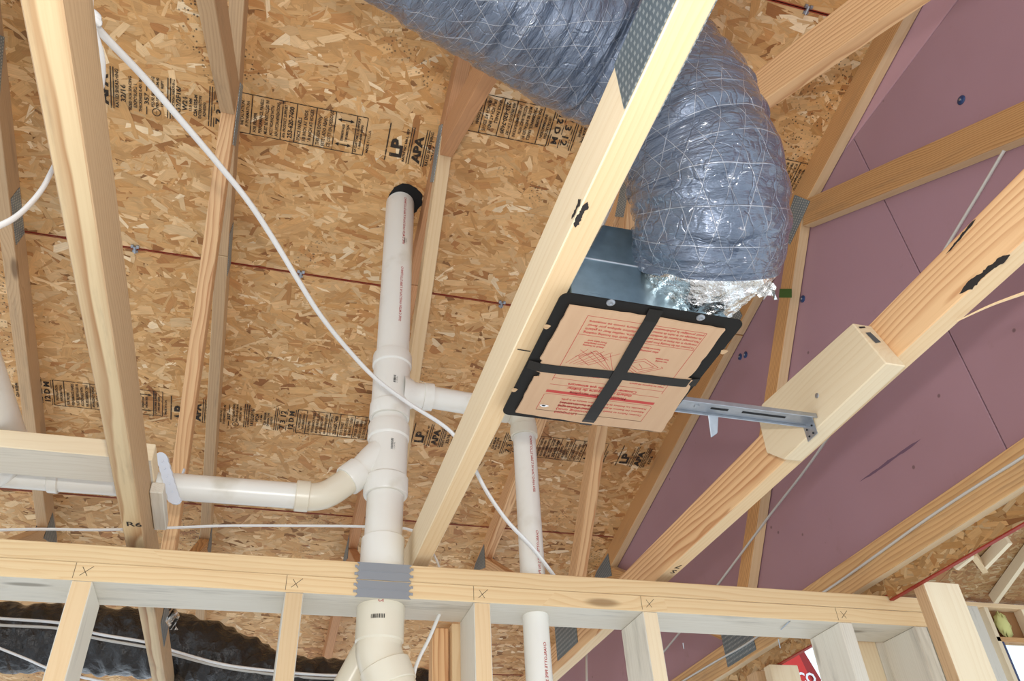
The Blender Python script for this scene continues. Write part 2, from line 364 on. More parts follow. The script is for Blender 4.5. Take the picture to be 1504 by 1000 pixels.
# text: cached glyph-string meshes as (verts, tris)
_tx = {}
def text_geo(s, size=1., off=0.):
    off = round(off, 3); key = (s, off)
    if key not in _tx:
        cu = bpy.data.curves.new('text', 'FONT'); cu.body = s; cu.size = 1; cu.resolution_u = 2; cu.offset = off
        o = bpy.data.objects.new('text', cu); COL.objects.link(o)
        dg = bpy.context.evaluated_depsgraph_get(); me = bpy.data.meshes.new_from_object(o.evaluated_get(dg))
        v = np.array([tuple(x.co) for x in me.vertices]) if len(me.vertices) else np.zeros((0, 3)); f = [tuple(pl.vertices) for pl in me.polygons]
        bpy.data.objects.remove(o); bpy.data.curves.remove(cu); bpy.data.meshes.remove(me); _tx[key] = (v[:, :2], f)
    v, f = _tx[key]; return v * size, f
class Ink:
    """flat print collected in (a right, b up) coordinates"""
    def __init__(s): s.V, s.F = [], []
    def add(s, v, f):
        k = len(s.V); s.V += [tuple(x) for x in v]; s.F += [tuple(i + k for i in q) for q in f]
    def text(s, t, a, b, size, width=None, bold=0., xs=1.):
        v, f = text_geo(t, size, min(.06, bold / size * .5))
        if not len(v): return
        v = v.copy(); w = v[:, 0].max()
        if width: v[:, 0] *= width / w
        else: v[:, 0] *= xs
        s.add(v + np.array((a, b)), f)
    def bar(s, a0, b0, a1, b1): s.add([(a0, b0), (a1, b0), (a1, b1), (a0, b1)], [(0, 1, 2, 3)])
    def seg(s, p, q, w):
        p, q = np.array(p, float), np.array(q, float); d = q - p; d /= np.linalg.norm(d); n = np.array((-d[1], d[0])) * w / 2
        s.add([p - n, q - n, q + n, p + n], [(0, 1, 2, 3)])
    def poly(s, pts, w, close=False):
        pts = list(pts) + ([pts[0]] if close else [])
        for p, q in zip(pts, pts[1:]): s.seg(p, q, w)
    def place(s, name, org, A, B, m, parent, flt=None):
        V = np.array(s.V); F = s.F
        if flt: F = [q for q in F if flt(V[list(q)].mean(0))]
        P = np.asarray(org) + V[:, :1] * np.asarray(A) + V[:, 1:2] * np.asarray(B)
        return link(name, np_mesh(name, P, F), m, parent)
    def wrap(s, name, p0, d, ref, r, m, parent):
        """a runs along axis d from p0, b around the tube of radius r starting from direction ref"""
        d = np.array(d, float); d /= np.linalg.norm(d); ref = np.array(ref, float); ref -= d * (ref @ d); ref /= np.linalg.norm(ref); t = np.cross(d, ref); V = np.array(s.V)
        ang = V[:, 1] / r
        P = np.asarray(p0) + V[:, :1] * d + r * (np.cos(ang)[:, None] * ref + np.sin(ang)[:, None] * t)
        return link(name, np_mesh(name, P, s.F), m, parent)

# ------------------------------------------------------------------ the roof deck (ceiling): oriented-strand panels
XC = .1429; SP = .6096
def TX(k): return XC + SP * (k - 2)
GX = 1.402                                             # gable sheathing plane
cl = math.cos(math.atan(PITCH)); sl = math.sin(math.atan(PITCH))
ceiling = structure('ceiling', (0, 0, 1.25))
PAL = [lin(*c) for c in ((214, 168, 112), (206, 157, 100), (221, 178, 125), (199, 148, 90), (230, 192, 142), (191, 137, 82), (210, 162, 106), (176, 121, 70), (241, 212, 170), (158, 104, 58))]
PW = np.array([.2, .18, .16, .13, .09, .08, .1, .03, .02, .01])
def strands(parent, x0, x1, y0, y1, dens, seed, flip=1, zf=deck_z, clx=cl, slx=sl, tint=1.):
    g = np.random.default_rng(seed); area = (x1 - x0) * (y1 - y0) / clx; n = int(area * dens)
    L = g.uniform(.045, .145, n) * g.choice([1, .5], n, p=[.6, .4]); Wd = g.uniform(.008, .040, n); Wd = np.minimum(Wd, L * .6)
    ang = np.where(g.random(n) < .72, g.normal(0, .42, n), g.uniform(-1.57, 1.57, n))
    cx = g.uniform(x0, x1, n); cs = g.uniform(0, (y1 - y0) / clx, n)
    # six-cornered chips with broken ends
    lx = np.stack([-.5 + g.uniform(-.10, .06, n), g.uniform(-.1, .1, n), .5 + g.uniform(-.12, .05, n), .5 + g.uniform(-.06, .10, n), g.uniform(-.1, .1, n), -.5 + g.uniform(-.05, .12, n)], 1) * L[:, None]
    ly = np.stack([-.5 + g.uniform(0, .14, n), -.5 + g.uniform(-.07, .07, n), -.5 + g.uniform(0, .2, n), .5 - g.uniform(0, .2, n), .5 + g.uniform(-.07, .07, n), .5 - g.uniform(0, .14, n)], 1) * Wd[:, None]
    c, s = np.cos(ang)[:, None], np.sin(ang)[:, None]
    X = np.clip(cx[:, None] + lx * c - ly * s, x0 + .0005, x1 - .0005); Ss = np.clip(cs[:, None] + lx * s + ly * c, .0005, (y1 - y0) / clx - .0005)
    tl = g.normal(0, .012, n)[:, None]; tw = g.normal(0, .03, n)[:, None]
    H = g.uniform(.0004, .0016, n)[:, None] + lx * tl + ly * tw; H = np.clip(H, .0002, .0024)
    # deck local -> world : s runs down the slope (+Y), h hangs below the sheet
    Y = y0 + Ss * clx - H * slx; Z = zf(y0) - Ss * slx - H * clx
    V = np.stack([X, Y, Z], -1).reshape(-1, 3)
    me = bpy.data.meshes.new('strand'); me.vertices.add(n * 6); me.loops.add(n * 6); me.polygons.add(n)
    o = link('strand', me, 'strand', parent)
    V = V - np.array(world_of(parent)); o.location = (0, 0, 0)
    me.vertices.foreach_set('co', V.ravel()); me.loops.foreach_set('vertex_index', np.arange(n * 6)[::-1] if flip else np.arange(n * 6))
    me.polygons.foreach_set('loop_start', np.arange(n) * 6)
    me.update(calc_edges=True)
    uv = me.uv_layers.new(name='UVMap'); off = g.uniform(0, 50, (n, 1, 2)); U = np.stack([lx, ly], -1) + off
    U = U.reshape(-1, 2)[::-1] if flip else U.reshape(-1, 2); uv.data.foreach_set('uv', np.ascontiguousarray(U).ravel())
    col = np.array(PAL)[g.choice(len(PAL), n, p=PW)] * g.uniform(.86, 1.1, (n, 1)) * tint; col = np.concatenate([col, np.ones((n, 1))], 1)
    colv = np.repeat(col, 6, axis=0); ca = me.color_attributes.new('tint', 'FLOAT_COLOR', 'POINT'); ca.data.foreach_set('color', colv.ravel())
    o['kind'] = 'stuff'; return o
def panel(parent, x0, x1, y0, y1, dens, seed, zf=deck_z, tint=1.):
    g = .0016; x0 += g; x1 -= g; y0 += g; y1 -= g; t = .011; bm = bmesh.new(); q = []
    for y in (y0, y1):
        for x in (x0, x1):
            for h in (0, t): q.append(bm.verts.new((x, y + h * sl, zf(y) + h * cl)))
    for f, mi in (((0, 2, 6, 4), 0), ((1, 5, 7, 3), 0), ((0, 4, 5, 1), 1), ((2, 3, 7, 6), 1), ((0, 1, 3, 2), 1), ((4, 6, 7, 5), 1)):
        fc = bm.faces.new([q[i] for i in f]); fc.material_index = mi
    bmesh.ops.recalc_face_normals(bm, faces=bm.faces)
    c = Vector(((x0 + x1) / 2, (y0 + y1) / 2, zf((y0 + y1) / 2)))
    bmesh.ops.translate(bm, verts=bm.verts, vec=-c)
    o = link('osb_panel', bm_mesh(bm, 'osb_panel'), ['osb', 'rededge'], parent, c)
    for yy in (y0, y1):
        w = .0026; ya, yb = (yy, yy + w) if yy == y0 else (yy - w, yy); hh = .0026
        V = [(x, y - hh * sl, zf(y) - hh * cl) for x, y in ((x0, ya), (x1, ya), (x1, yb), (x0, yb))]; link('edge_seal', np_mesh('edge_seal', [Vector(v) - c for v in V], [(3, 2, 1, 0)]), 'rededge', o, c)
    if dens: strands(o, x0, x1, y0, y1, dens, seed, zf=zf, tint=tint)
    return o
YS = [-1.96, -.770, .378, 1.555, 2.74, 3.92]
B1, B2 = TX(2) + .019, TX(4) + .019
rows = [(YS[0], YS[1], [(-2.3, B1 - 1.2192), (B1 - 1.2192, GX + .01)]), (YS[1], YS[2], [(-2.27, B1), (B1, GX + .01)]),
        (YS[2], YS[3], [(-2.3, B1 - 1.2192), (B1 - 1.2192, GX + .01)]), (YS[3], YS[4], [(-2.27, B1), (B1, GX + .01)]), (YS[4], YS[5], [(-2.3, B1 - 1.2192), (B1 - 1.2192, GX + .01)])]
PAN = {}
for i, (a, b, xs) in enumerate(rows):
    for j, (x0, x1) in enumerate(xs):
        PAN[i, j] = panel(ceiling, x0, x1, a, b, 1500 if (i == 0 and j == 0) else (2200 if i > 2 else 2900), 100 + i * 10 + j)
bm = bmesh.new(); q = [bm.verts.new((x, y, deck_z(y) + .02)) for x, y in ((-2.3, -1.96), (GX + .01, -1.96), (GX + .01, 3.92), (-2.3, 3.92))]; bm.faces.new(q)
r_ = bmesh.ops.extrude_face_region(bm, geom=bm.faces[:]); bmesh.ops.translate(bm, verts=[v for v in r_['geom'] if isinstance(v, bmesh.types.BMVert)], vec=(0, 0, .004)); bmesh.ops.recalc_face_normals(bm, faces=bm.faces)
link('roofing_felt', bm_mesh(bm, 'roofing_felt'), 'felt', ceiling)
# rest of the slope up to the ridge, behind the camera's view
bm = bmesh.new(); q = [bm.verts.new((x, y, deck_z(y))) for x, y in ((-2.3, -3.6), (GX + .01, -3.6), (GX + .01, -1.962), (-2.3, -1.962))]; bm.faces.new(q)
r_ = bmesh.ops.extrude_face_region(bm, geom=bm.faces[:]); bmesh.ops.translate(bm, verts=[v for v in r_['geom'] if isinstance(v, bmesh.types.BMVert)], vec=(0, 0, .011)); bmesh.ops.recalc_face_normals(bm, faces=bm.faces)
link('osb_panel', bm_mesh(bm, 'osb_panel'), 'osb', ceiling)

# grade stamps, one strip repeats every 0.89 m; lines run down (-b)
def stamp_ink(lo, hi):
    k = Ink(); Wd = .122
    def vis(b): return lo <= b <= hi
    def rule(b, t=.003, a0=0, a1=Wd):
        if vis(b): k.bar(a0, b - t / 2, a1, b + t / 2)
    def T(t, b, h, a=.006, w=None, bold=.0008, xs=.8):
        if vis(b): k.text(t, a, b, h / .70, w, bold, xs)
    rule(0, .004)
    T('LP', -.046, .034, .014, .062, .005); T('BATH NC MILL 357', -.058, .006, .004, .11)
    rule(-.066); rule(-.073)
    T('APA', -.104, .023, .010, .088, .004)
    rule(-.112); rule(-.119)
    T('RATED SHEATHING', -.132, .0085, .004, .114); T('32/16', -.150, .0125, .024, .052, .0012); T('SIZED FOR SPACING', -.166, .0075, .004, .10); T('EXPOSURE 1', -.180, .0085, .014, .07)
    T('THICKNESS 0.451 IN', -.193, .0075, .004, .10); T('357', -.211, .011, .030, .035, .0012); rule(-.206, .003, 0, .024); rule(-.206, .003, .07, .11)
    T('PS2-92 SHEATHING', -.226, .0075, .026, .09); T('PRP-108 HUD-UM-40', -.238, .0075, .026, .09); T('15/32 CAT  REPT', -.250, .0065, .03, .08)
    if vis(-.232): k.poly([(.012 + .011 * math.cos(t), -.232 + .011 * math.sin(t)) for t in np.arange(12) * math.pi / 6], .0025, True); k.text('APA', .005, -.234, .006)
    rule(-.262); rule(-.269)
    T('CONSTRUCTION SHEATHING', -.280, .006, .002, .118); T('1R32/2F16/', -.296, .0115, .008, .095, .0012); T('W24', -.314, .0125, .034, .042, .0015); T('11.9 MM', -.327, .0075, .034, .04); T('CSA 0325-M', -.341, .0085, .022, .066, .0012); T('EXTERIOR TYPE', -.353, .0075, .018, .07); T('ADHESIVE', -.365, .0075, .026, .045)
    rule(-.374); rule(-.381)
    T('7 3 12', -.413, .020, .010, .10, .0018); rule(-.388, .0025, 0, .03); rule(-.388, .0025, .05, .07); rule(-.388, .0025, .085, .11); rule(-.418, .0025, .005, .035); rule(-.418, .0025, .05, .075); rule(-.418, .0025, .09, .12)
    T('12 D M', -.443, .018, .010, .10, .0022); rule(-.449, .0025, 0, .03); rule(-.449, .0025, .08, .12)
    t0, t1 = -.456, -.822
    def vr(a):
        b0, b1 = max(t1, lo), min(t0, hi)
        if b1 > b0: k.bar(a - .0013, b0, a + .0013, b1)
    rule(t0, .0035); vr(0); vr(Wd)
    T('INSTALLATION', -.470, .0078, .024, .075); T('INFORMATION', -.484, .0078, .022, .078); rule(-.491)
    for i, s in enumerate(('FOR PROPER', 'PERFORMANCE, PANELS', 'MUST BE INSTALLED IN', 'ACCORDANCE WITH', 'APA RECOMMENDATIONS')): T(s, -.507 - .0155 * i, .0088, .008, min(.106, .0062 * len(s)))
    rule(-.577); T('APA PRODUCT SUPPORT', -.590, .008, .008, .104); T('253-620-7400', -.609, .0125, .010, .100, .0014); rule(-.617)
    for i, s in enumerate(('SPACE PANELS', '1/8 INCH AT ENDS', '1/8 INCH AT EDGES')): T(s, -.633 - .016 * i, .0095, .008, .0062 * len(s))
    rule(-.673)
    for i, s in enumerate(('THIS SIDE DOWN', 'ESTE LADO ABAJO', 'CE COTE EN DESSOUS')): T(s, -.689 - .016 * i, .0095, .006, .0064 * len(s))
    rule(-.729)
    if vis(-.74) and vis(-.785):
        for a in (.022, .100):
            k.seg((a, -.740), (a, -.780), .004)
            for e, sg in ((-.735, 1), (-.785, -1)): k.add([(a, e), (a - .006, e - sg * .012), (a + .006, e - sg * .012)], [(0, 1, 2)])
        k.text('STRENGTH AXIS', .034, -.757, .0085, .054, .0012); k.text('THIS DIRECTION', .034, -.770, .0085, .054, .0012)
    rule(-.791); T('LP CUSTOMER SUPPORT', -.801, .0062, .006, .11); T('1-800-648-6893', -.812, .0065, .016, .08); rule(t1, .0025)
    T('MADE IN U.S.A.', -.836, .007, .01, .075)
    return k
eps = .0034
def put_stamp(pn, xlp, yref, rev, x0, x1):
    if not rev:   # reads towards the ridge: a = -Y (up the slope), b = -X
        lo, hi = -(x1 - xlp), -(x0 - xlp); k = stamp_ink(lo, hi); org = (xlp, yref, deck_z(yref)); A = (0, -cl, sl); B = (-1, 0, 0)
    else:
        lo, hi = x0 - xlp, x1 - xlp; k = stamp_ink(lo, hi); org = (xlp, yref, deck_z(yref)); A = (0, cl, -sl); B = (1, 0, 0)
    if not k.V: return
    o = k.place('grade_stamp', np.array(org) - np.array((0, sl, cl)) * eps, A, B, 'stamp', pn)
for xlp in (-.89, 0.0): put_stamp(PAN[1, 0], xlp, -.074, False, -1.7, B1 - .004)
for xlp in (.936, 1.826): put_stamp(PAN[1, 1], xlp, -.335, True, B1 + .03, GX - .04)
for xlp in (-.603, .307, 1.2): put_stamp(PAN[2, 1], xlp, 1.098, False, B2 - 2.43, GX - .04)
put_stamp(PAN[2, 1], -1.455, 1.085, False, B1 - 1.2145, GX)
put_stamp(PAN[2, 0], -1.455, 1.085, False, -1.7, B1 - 1.224)
# panel clips on the seams
for px in ((199, 362), (442, 400), (735, 450), (1180, 23)):
    c = on_deck(px); yy = min(YS, key=lambda v: abs(v - c[1])); c = np.array((c[0], yy, deck_z(yy)))
    bm = bmesh.new(); a = .011
    for sx in (-1, 1):
        lathe(bm, c + np.array((sx * .008 - .004, -.010, .0)) - np.array((0, 0, .003)), (1, 0, 0), [(0, .0008), (0, .006), (.008, .006), (.008, .0008)], 10)
        lathe(bm, c + np.array((sx * .004 - .004, .008, -.002)) - np.array((0, 0, .003)), (1, 0, 0), [(0, .0008), (0, .005), (.008, .005), (.008, .0008)], 10)
    lathe(bm, c + np.array((0, -.012, -.004)), (0, 1, -.25), [(0, .0005), (0, .005), (.024, .005), (.024, .0005)], 8)
    link('panel_clip', bm_mesh(bm, 'panel_clip'), 'steel', ceiling)
# nail holes and shiners along trusses: small staple heads are left to the strands

# ------------------------------------------------------------------ floor
fl_o = box('floor', (-2.6, -3.8, -2.56), (1.7, 4.1, -2.5), 'floor', None, 0); fl_o['kind'] = 'structure'

# ------------------------------------------------------------------ gable wall (right): mauve foam boards, washers
wr = structure('wall_right', (GX, 0, 0))
YK = (1.25 - 1.272) / PITCH
def foam_board(y0, y1, z0, z1f):
    bm = bmesh.new(); t = .025; q = []
    for x in (GX, GX + t):
        pr = [(y0, z0), (y1, z0), (y1, z1f(y1))] + ([(YK, z1f(YK))] if y0 < YK < y1 else []) + [(y0, z1f(y0))]
        for y, z in pr: q.append(bm.verts.new((x, y, z)))
    n = len(pr); bm.faces.new(q[:n]); bm.faces.new(q[n:][::-1])
    for i in range(n): bm.faces.new((q[i], q[n + i], q[n + (i + 1) % n], q[(i + 1) % n]))
    bmesh.ops.recalc_face_normals(bm, faces=bm.faces); bmesh.ops.bevel(bm, geom=bm.edges[:], offset=.0015, segments=1, affect='EDGES')
    c = Vector((GX, (y0 + y1) / 2, .5)); bmesh.ops.translate(bm, verts=bm.verts, vec=-c)
    return link('foam_board', bm_mesh(bm, 'foam_board'), 'foam', wr, c)
ztop = lambda y: deck_z(y) - .002
foam_board(-.4985, 3.8, .038, lambda y: min(1.272, ztop(y)))
foam_board(-1.7, -.5015, .038, lambda y: 1.272)
foam_board(-2.9, -1.703, .038, lambda y: 1.272)
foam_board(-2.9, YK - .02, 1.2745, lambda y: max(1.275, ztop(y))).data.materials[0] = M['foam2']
for px in ((1412, 147), (1179, 439), (1087, 524), (1095, 521)):
    c = at(px, 'x', GX - .0005); bm = bmesh.new()
    lathe(bm, c, (-1, 0, 0), [(0, .0125), (.0015, .0125), (.003, .008), (.003, .004), (.005, .004), (.005, .0005)], 20)
    w = link('cap_washer', bm_mesh(bm, 'cap_washer', True), 'bluecap', wr)
    bm = bmesh.new(); lathe(bm, c - np.array((.005, 0, 0)), (-1, 0, 0), [(0, .0035), (.0012, .003), (.0016, .0005)], 10); link('screw_head', bm_mesh(bm, 'screw_head'), 'steel', w)
# sheathing strip below the gable truss, red factory edge
def osb_strip(y0, y1, z0, z1, x):
    s = box('sheathing_strip', (x, y0, z0), (x + .011, y1, z1), 'osb', wr, 0)
    g = np.random.default_rng(5); n = int((y1 - y0) * (z1 - z0) * 6500); L = g.uniform(.025, .09, n); w = g.uniform(.006, .02, n); a = g.normal(0, .5, n); cy_, cz_ = g.uniform(y0, y1, n), g.uniform(z0, z1, n); V = []; F = []; cols = []
    for i in range(n):
        c, s_ = math.cos(a[i]), math.sin(a[i]); k = len(V); h = g.uniform(.0003, .0025)
        for lx, ly in ((-.5, -.4), (.45, -.5), (.5, .42), (-.42, .5)):
            V.append((x - h, min(max(cy_[i] + lx * L[i] * c - ly * w[i] * s_, y0), y1), min(max(cz_[i] + lx * L[i] * s_ + ly * w[i] * c, z0 + .002), z1)))
        F.append((k, k + 1, k + 2, k + 3)); cols += [(*(np.array(PAL[g.choice(10, p=PW)]) * g.uniform(.5, .8)), 1)] * 4
    me = np_mesh('strand', V, F); ca = me.color_attributes.new('tint', 'FLOAT_COLOR', 'POINT'); ca.data.foreach_set('color', np.array(cols).ravel())
    uv = me.uv_layers.new(name='UVMap'); uv.data.foreach_set('uv', (g.uniform(0, 9, (n, 1, 2)) + np.array(((-.03, -.01), (.03, -.01), (.03, .01), (-.03, .01)))[None]).ravel())
    o = link('strand', me, 'strand', s); o['kind'] = 'stuff'
    link('red_edge', box('tmp', (x - .0008, y0, z0 - .0012), (x + .0115, y1, z0 + .0022), 'rededge', None, 0).data, None, s, ((x + .00535), (y0 + y1) / 2, z0 + .0005))
    bpy.data.objects.remove([o for o in COL.objects if o.name.startswith('tmp')][0])
osb_strip(-1.3, -.004, -.013, .07, 1.3905); osb_strip(.140, 3.7, -.013, .07, 1.3905); osb_strip(-.0035, .1395, .0006, .07, 1.3905)
# gable wall studs beyond the interior wall's end
post = board('stud', (1.458, -.101, -2.5), (1.458, -.101, -.006), .112, .038, 'tan', wr, up=(0, 1, 0), m2='pine_cream')
board('stud', (1.404, .56, -2.5), (1.404, .56, -.016), .10, .038, 'pine_cream', wr, up=(0, 1, 0))
board('stud', (1.39, .64, -2.5), (1.39, .64, -.016), .09, .06, 'tan', wr, up=(0, 1, 0))

# ------------------------------------------------------------------ trusses
G0 = .022; D4 = .089; D3 = .064
def gusset(parent, x, quad, t=.0012, m='gusset', name='truss_plate'):
    """flat steel plate on a truss face; quad in (y, z); local axes follow the plate's long side"""
    q = [Vector((0, a, b)) for a, b in quad]; c = sum(q, Vector()) / 4; e = (q[1] - q[0]) if (q[1] - q[0]).length > (q[2] - q[1]).length else (q[2] - q[1]); e.normalize()
    n = Vector((1, 0, 0)); f = n.cross(e); R = Matrix((e, f, n)).transposed(); Ri = R.inverted(); bm = bmesh.new(); vs = []
    for h in (-t / 2, t / 2): vs.append([bm.verts.new(Ri @ (p - c) + Vector((0, 0, h))) for p in q])
    bm.faces.new(vs[0][::-1]); bm.faces.new(vs[1])
    for i in range(4): bm.faces.new((vs[0][i], vs[0][(i + 1) % 4], vs[1][(i + 1) % 4], vs[1][i]))
    bmesh.ops.recalc_face_normals(bm, faces=bm.faces)
    o = link(name, bm_mesh(bm, name), m); o.parent = parent; o.matrix_local = Matrix.Translation(Vector((x, c.y, c.z)) - world_of(parent)) @ R.to_4x4(); return o
def quad_along(c, d, L, w):
    c, d = np.array(c), np.array(d, float); d /= np.linalg.norm(d); n = np.array((-d[1], d[0])); return [tuple(c + d * L / 2 * a + n * w / 2 * b) for a, b in ((-1, -1), (1, -1), (1, 1), (-1, 1))]
tcz = lambda y: deck_z(y) - D4 / 2 / cl                                # top chord centre line
TL = {0: ('outermost roof truss at the left edge, dull tan boards', dict(bc='tan', tc='tan', w1='tan', w2='tan', w3='tan')),
      1: ('roof truss with weathered streaky bottom chord, left of the white stack', dict(bc='tan', tc='tan', w1='fir', w2='tan', w3='amber')),
      2: ('roof truss with pale bottom chord carrying the black-framed fan', dict(bc='pine_cream', tc='red', w1='pine', w2='red', w3='red')),
      3: ('roof truss with orange grained chord that carries the short wood block', dict(bc='fir', tc='fir', w1='fir', w2='fir', w3='fir')),
      4: ('gable end roof truss of amber boards flat against the mauve foam wall', dict(bc='gable', tc='amber', w1='amber', w2='amber', w3='amber'))}
ED = {0: ('tan', 'tan', 'tan'), 1: ('streak', 'tan', None), 2: ('pine', 'red', None), 3: ('pine', 'fir', None), 4: ('pine_cream', 'pine', 'pine')}
TR = {}
for k in range(5):
    X = TX(k); lab, mm = TL[k]; t = thing('roof_truss', lab, 'roof truss', (X, 0, G0), 'roof trusses'); TR[k] = t; xc = X + .019
    zb = G0 + D4 / 2
    if k == 4: zb += .016
    board('bottom_chord', (xc, -3.2, zb + (.02 if k == 4 else 0)), (xc, 4.1, zb - (.02 if k == 4 else 0)), .038, D4, mm['bc'], t, m2=ED[k][0])
    ysp = .29
    n_ = (0, sl, cl)
    board('top_chord', (xc, -3.3, tcz(-3.3)), (xc, ysp - .001, tcz(ysp - .001)), .038, D4, mm['tc'], t, m2=ED[k][1])
    board('top_chord', (xc, ysp + .001, tcz(ysp + .001)), (xc, 4.0, tcz(4.0)), .038, D4, 'pine' if k == 1 else mm['tc'], t, m2=ED[k][1])
    J1 = np.array((-.19, tcz(-.19) - .055)); J2 = np.array((.695, .128)); J3 = np.array((1.70, tcz(1.70) - .045)); J4 = np.array((-2.0, .135))
    d1 = J1 - J2; d2 = J4 - J1; d3 = J3 - J2
    def web(a, b, dp, m): board('web', (xc, a[0], a[1]), (xc, b[0], b[1]), .0375, dp, m, t, m2=ED[k][2], up=(0, 0, 1) if abs((b - a)[0]) > abs((b - a)[1]) else (0, 1, 0))
    web(J2 + np.array((0, .02)), J1 + d1 * .035, D3, mm['w1'])
    web(J1 - np.array((.05, .0)), J4, D4, mm['w2'])
    web(J2 + d3 * .05, J3 - d3 * .015, D4, mm['w3'])
    for x in (X - .0012, X + .0392):
        gusset(t, x, [(-.235, 1.290), (-.285, 1.205), (-.135, 1.150), (-.112, 1.215)] if k == 4 else quad_along((-.175, 1.215), (1, -.9), .17, .075), m='gusset2')
        gusset(t, x, quad_along((.70, .11), (1, 0), .19, .125))
        gusset(t, x, [(1.64, .815), (1.80, .79), (1.85, .765), (1.63, .70)])
        gusset(t, x, quad_along((ysp, tcz(ysp)), (1, -PITCH), .16, .07), m='gusset2')
        gusset(t, x, quad_along((-1.99, .10), (1, 0), .2, .12))
        gusset(t, x, [(-1.226, G0 + .003), (-1.226, G0 + .088), (-1.50, G0 + .088), (-1.50, G0 + .003)] if k in (0, 2) else quad_along((3.7, .15), (1, 0), .2, .12))
# handwriting and knocks on the lumber
def mark_on(name, parent, org, A, B, strokes, w, m='blackink', txt=()):
    k = Ink()
    for s in strokes: k.poly(s, w)
    for t_, a, b, h in txt: k.text(t_, a, b, h, None, w * .5)
    return k.place(name, org, A, B, m, parent)
def chord_part(k, nm): return [c for c in TR[k].children if c.name.split('.')[0] == nm][0]
zl = G0 - .0006
mark_on('ink_mark', TR[1], (TX(1) + .006, -.05, zl), (1, 0, 0), (0, -1, 0), [], .0015, txt=(('R6', .002, 0, .028),))
mark_on('ink_mark', TR[3], (TX(3) + .036, .0, zl), (-1, 0, 0), (0, 1, 0), [], .0015, txt=(('S', .008, -.02, .028), ('7', .008, -.05, .028)))
# black scuffs: ragged ink patches on the chords
def scuff(parent, pts_fn, n, seed, m='blackink'):
    g = random.Random(seed); V = []; F = []
    N = 30; up_ = []; dn_ = []; wu, wd = .7, .7
    for i in range(N + 1):
        s = i / N; e = min(1, s * 5, (1 - s) * 7 + .12); wu = min(1, max(.3, wu + g.gauss(0, .16))); wd = min(1, max(.25, wd + g.gauss(0, .16)))
        up_.append(pts_fn(s, .5 + e * .5 * wu)); dn_.append(pts_fn(s, .5 - e * .5 * wd))
    V = up_ + dn_; F = [(i, i + 1, N + 2 + i, N + 1 + i) for i in range(N)]
    return link('scuff_mark', np_mesh('scuff_mark', V, F), m, parent)
def chord_face(k, face, y0, y1, a0, a1, skew=0.):
    X = TX(k)
    if face == 'side': return lambda s, t: (X - .0007, y0 + (y1 - y0) * s + skew * (t - .5), G0 + a0 + (a1 - a0) * t)
    return lambda s, t: (X + a0 + (a1 - a0) * t, y0 + (y1 - y0) * s + skew * (t - .5), G0 - .0007)
scuff(TR[2], chord_face(2, 'side', -1.085, -1.05, .001, .016), 0, 3); scuff(TR[2], chord_face(2, 'bottom', -1.09, -1.045, .0, .011), 0, 9)
p0, p1 = at((1409, 432), 'x', TX(3)), at((1484, 374), 'x', TX(3))
scuff(TR[3], lambda s, t: (TX(3) - .0007, p0[1] + (p1[1] - p0[1]) * s, p0[2] + (p1[2] - p0[2]) * s + (t - .5) * .016), 0, 4)
p2, p3 = at((1388, 372), 'x', TX(3)), at((1432, 320), 'x', TX(3))
scuff(TR[3], lambda s, t: (TX(3) - .0007, p2[1] + (p3[1] - p2[1]) * s, min(G0 + .088, p2[2] + (p3[2] - p2[2]) * s - t * .006)), 0, 5)
gq = [at(q, 'x', TX(4) - .0006) for q in ((1145, 424), (1163, 424), (1163, 437), (1144, 437))]
link('green_mark', np_mesh('green_mark', gq, [(0, 1, 2, 3)]), 'green', TR[4])
f0, f1 = at((1262, 708), 'x', GX), at((1352, 645), 'x', GX)
scuff(wr, lambda s, t: (GX - .0006, f0[1] + (f1[1] - f0[1]) * s, f0[2] + (f1[2] - f0[2]) * s + (t - .5) * .010), 0, 14, simple('foam_scuff', lin(112, 84, 104), .6))
# torn splinter hanging from the orange chord
sp0, sp1 = at((1405, 472), 'y', -1.0), at((1512, 428), 'y', -1.09)
o = link('splinter', tube_mesh('splinter', crom([sp0, (sp0 + sp1) / 2 + np.array((0, 0, .003)), sp1], 6), np.linspace(.0015, .0045, 13), 5, .4, smooth=False), 'pine', TR[3])

# ------------------------------------------------------------------ interior wall: double top plate and studs
WD = .133
wf = structure('wall_front', (.2, 0, -.0762))
for nm, z0, z1, m, w in (('top_plate', -.0375, 0, 'plate', .002), ('top_plate', -.0762, -.0385, 'plate', 0)):
    board(nm, (-1.75, WD / 2, (z0 + z1) / 2), (1.49, WD / 2, (z0 + z1) / 2), WD, z1 - z0, m, wf, warp=w, m2='grey_daylit_wood')  # underside coloured grey-white for daylight from below
PL = [c for c in wf.children]
for x, y0, dp, m in ((-.520, 0, WD, 'pine'), (-.113, 0, WD, 'pine'), (.293, 0, WD, 'pine'), (.700, 0, WD, 'pine_cream'), (1.236, 0, WD, 'grey_daylit_wood'), (1.462, 0, WD, 'grey_daylit_wood'), (1.505, .0, WD, 'pine_cream'), (-.926, 0, WD, 'pine')):
    board('stud', (x, y0 + dp / 2, -2.5), (x, y0 + dp / 2, -.0767), .038, dp, 'grey_daylit_wood', wf, up=(0, 1, 0), m2=m)  # side faces coloured whitish for the daylight, fronts keep their wood
for x, yc, m, zt in ((.233, .178, 'fir', -.082), (.275, .158, 'pine', -.0767)):
    board('stud', (x, yc, -2.5), (x, yc, zt), .038, .04, m, wf, up=(0, 1, 0))
board('stud', (1.406, .178, -2.5), (1.406, .178, -.002), .074, .038, 'pine_cream', wf, up=(0, 1, 0)); board('stud', (1.468, .185, -2.5), (1.468, .185, -.002), .046, .05, 'grey_daylit_wood', wf, up=(0, 1, 0))
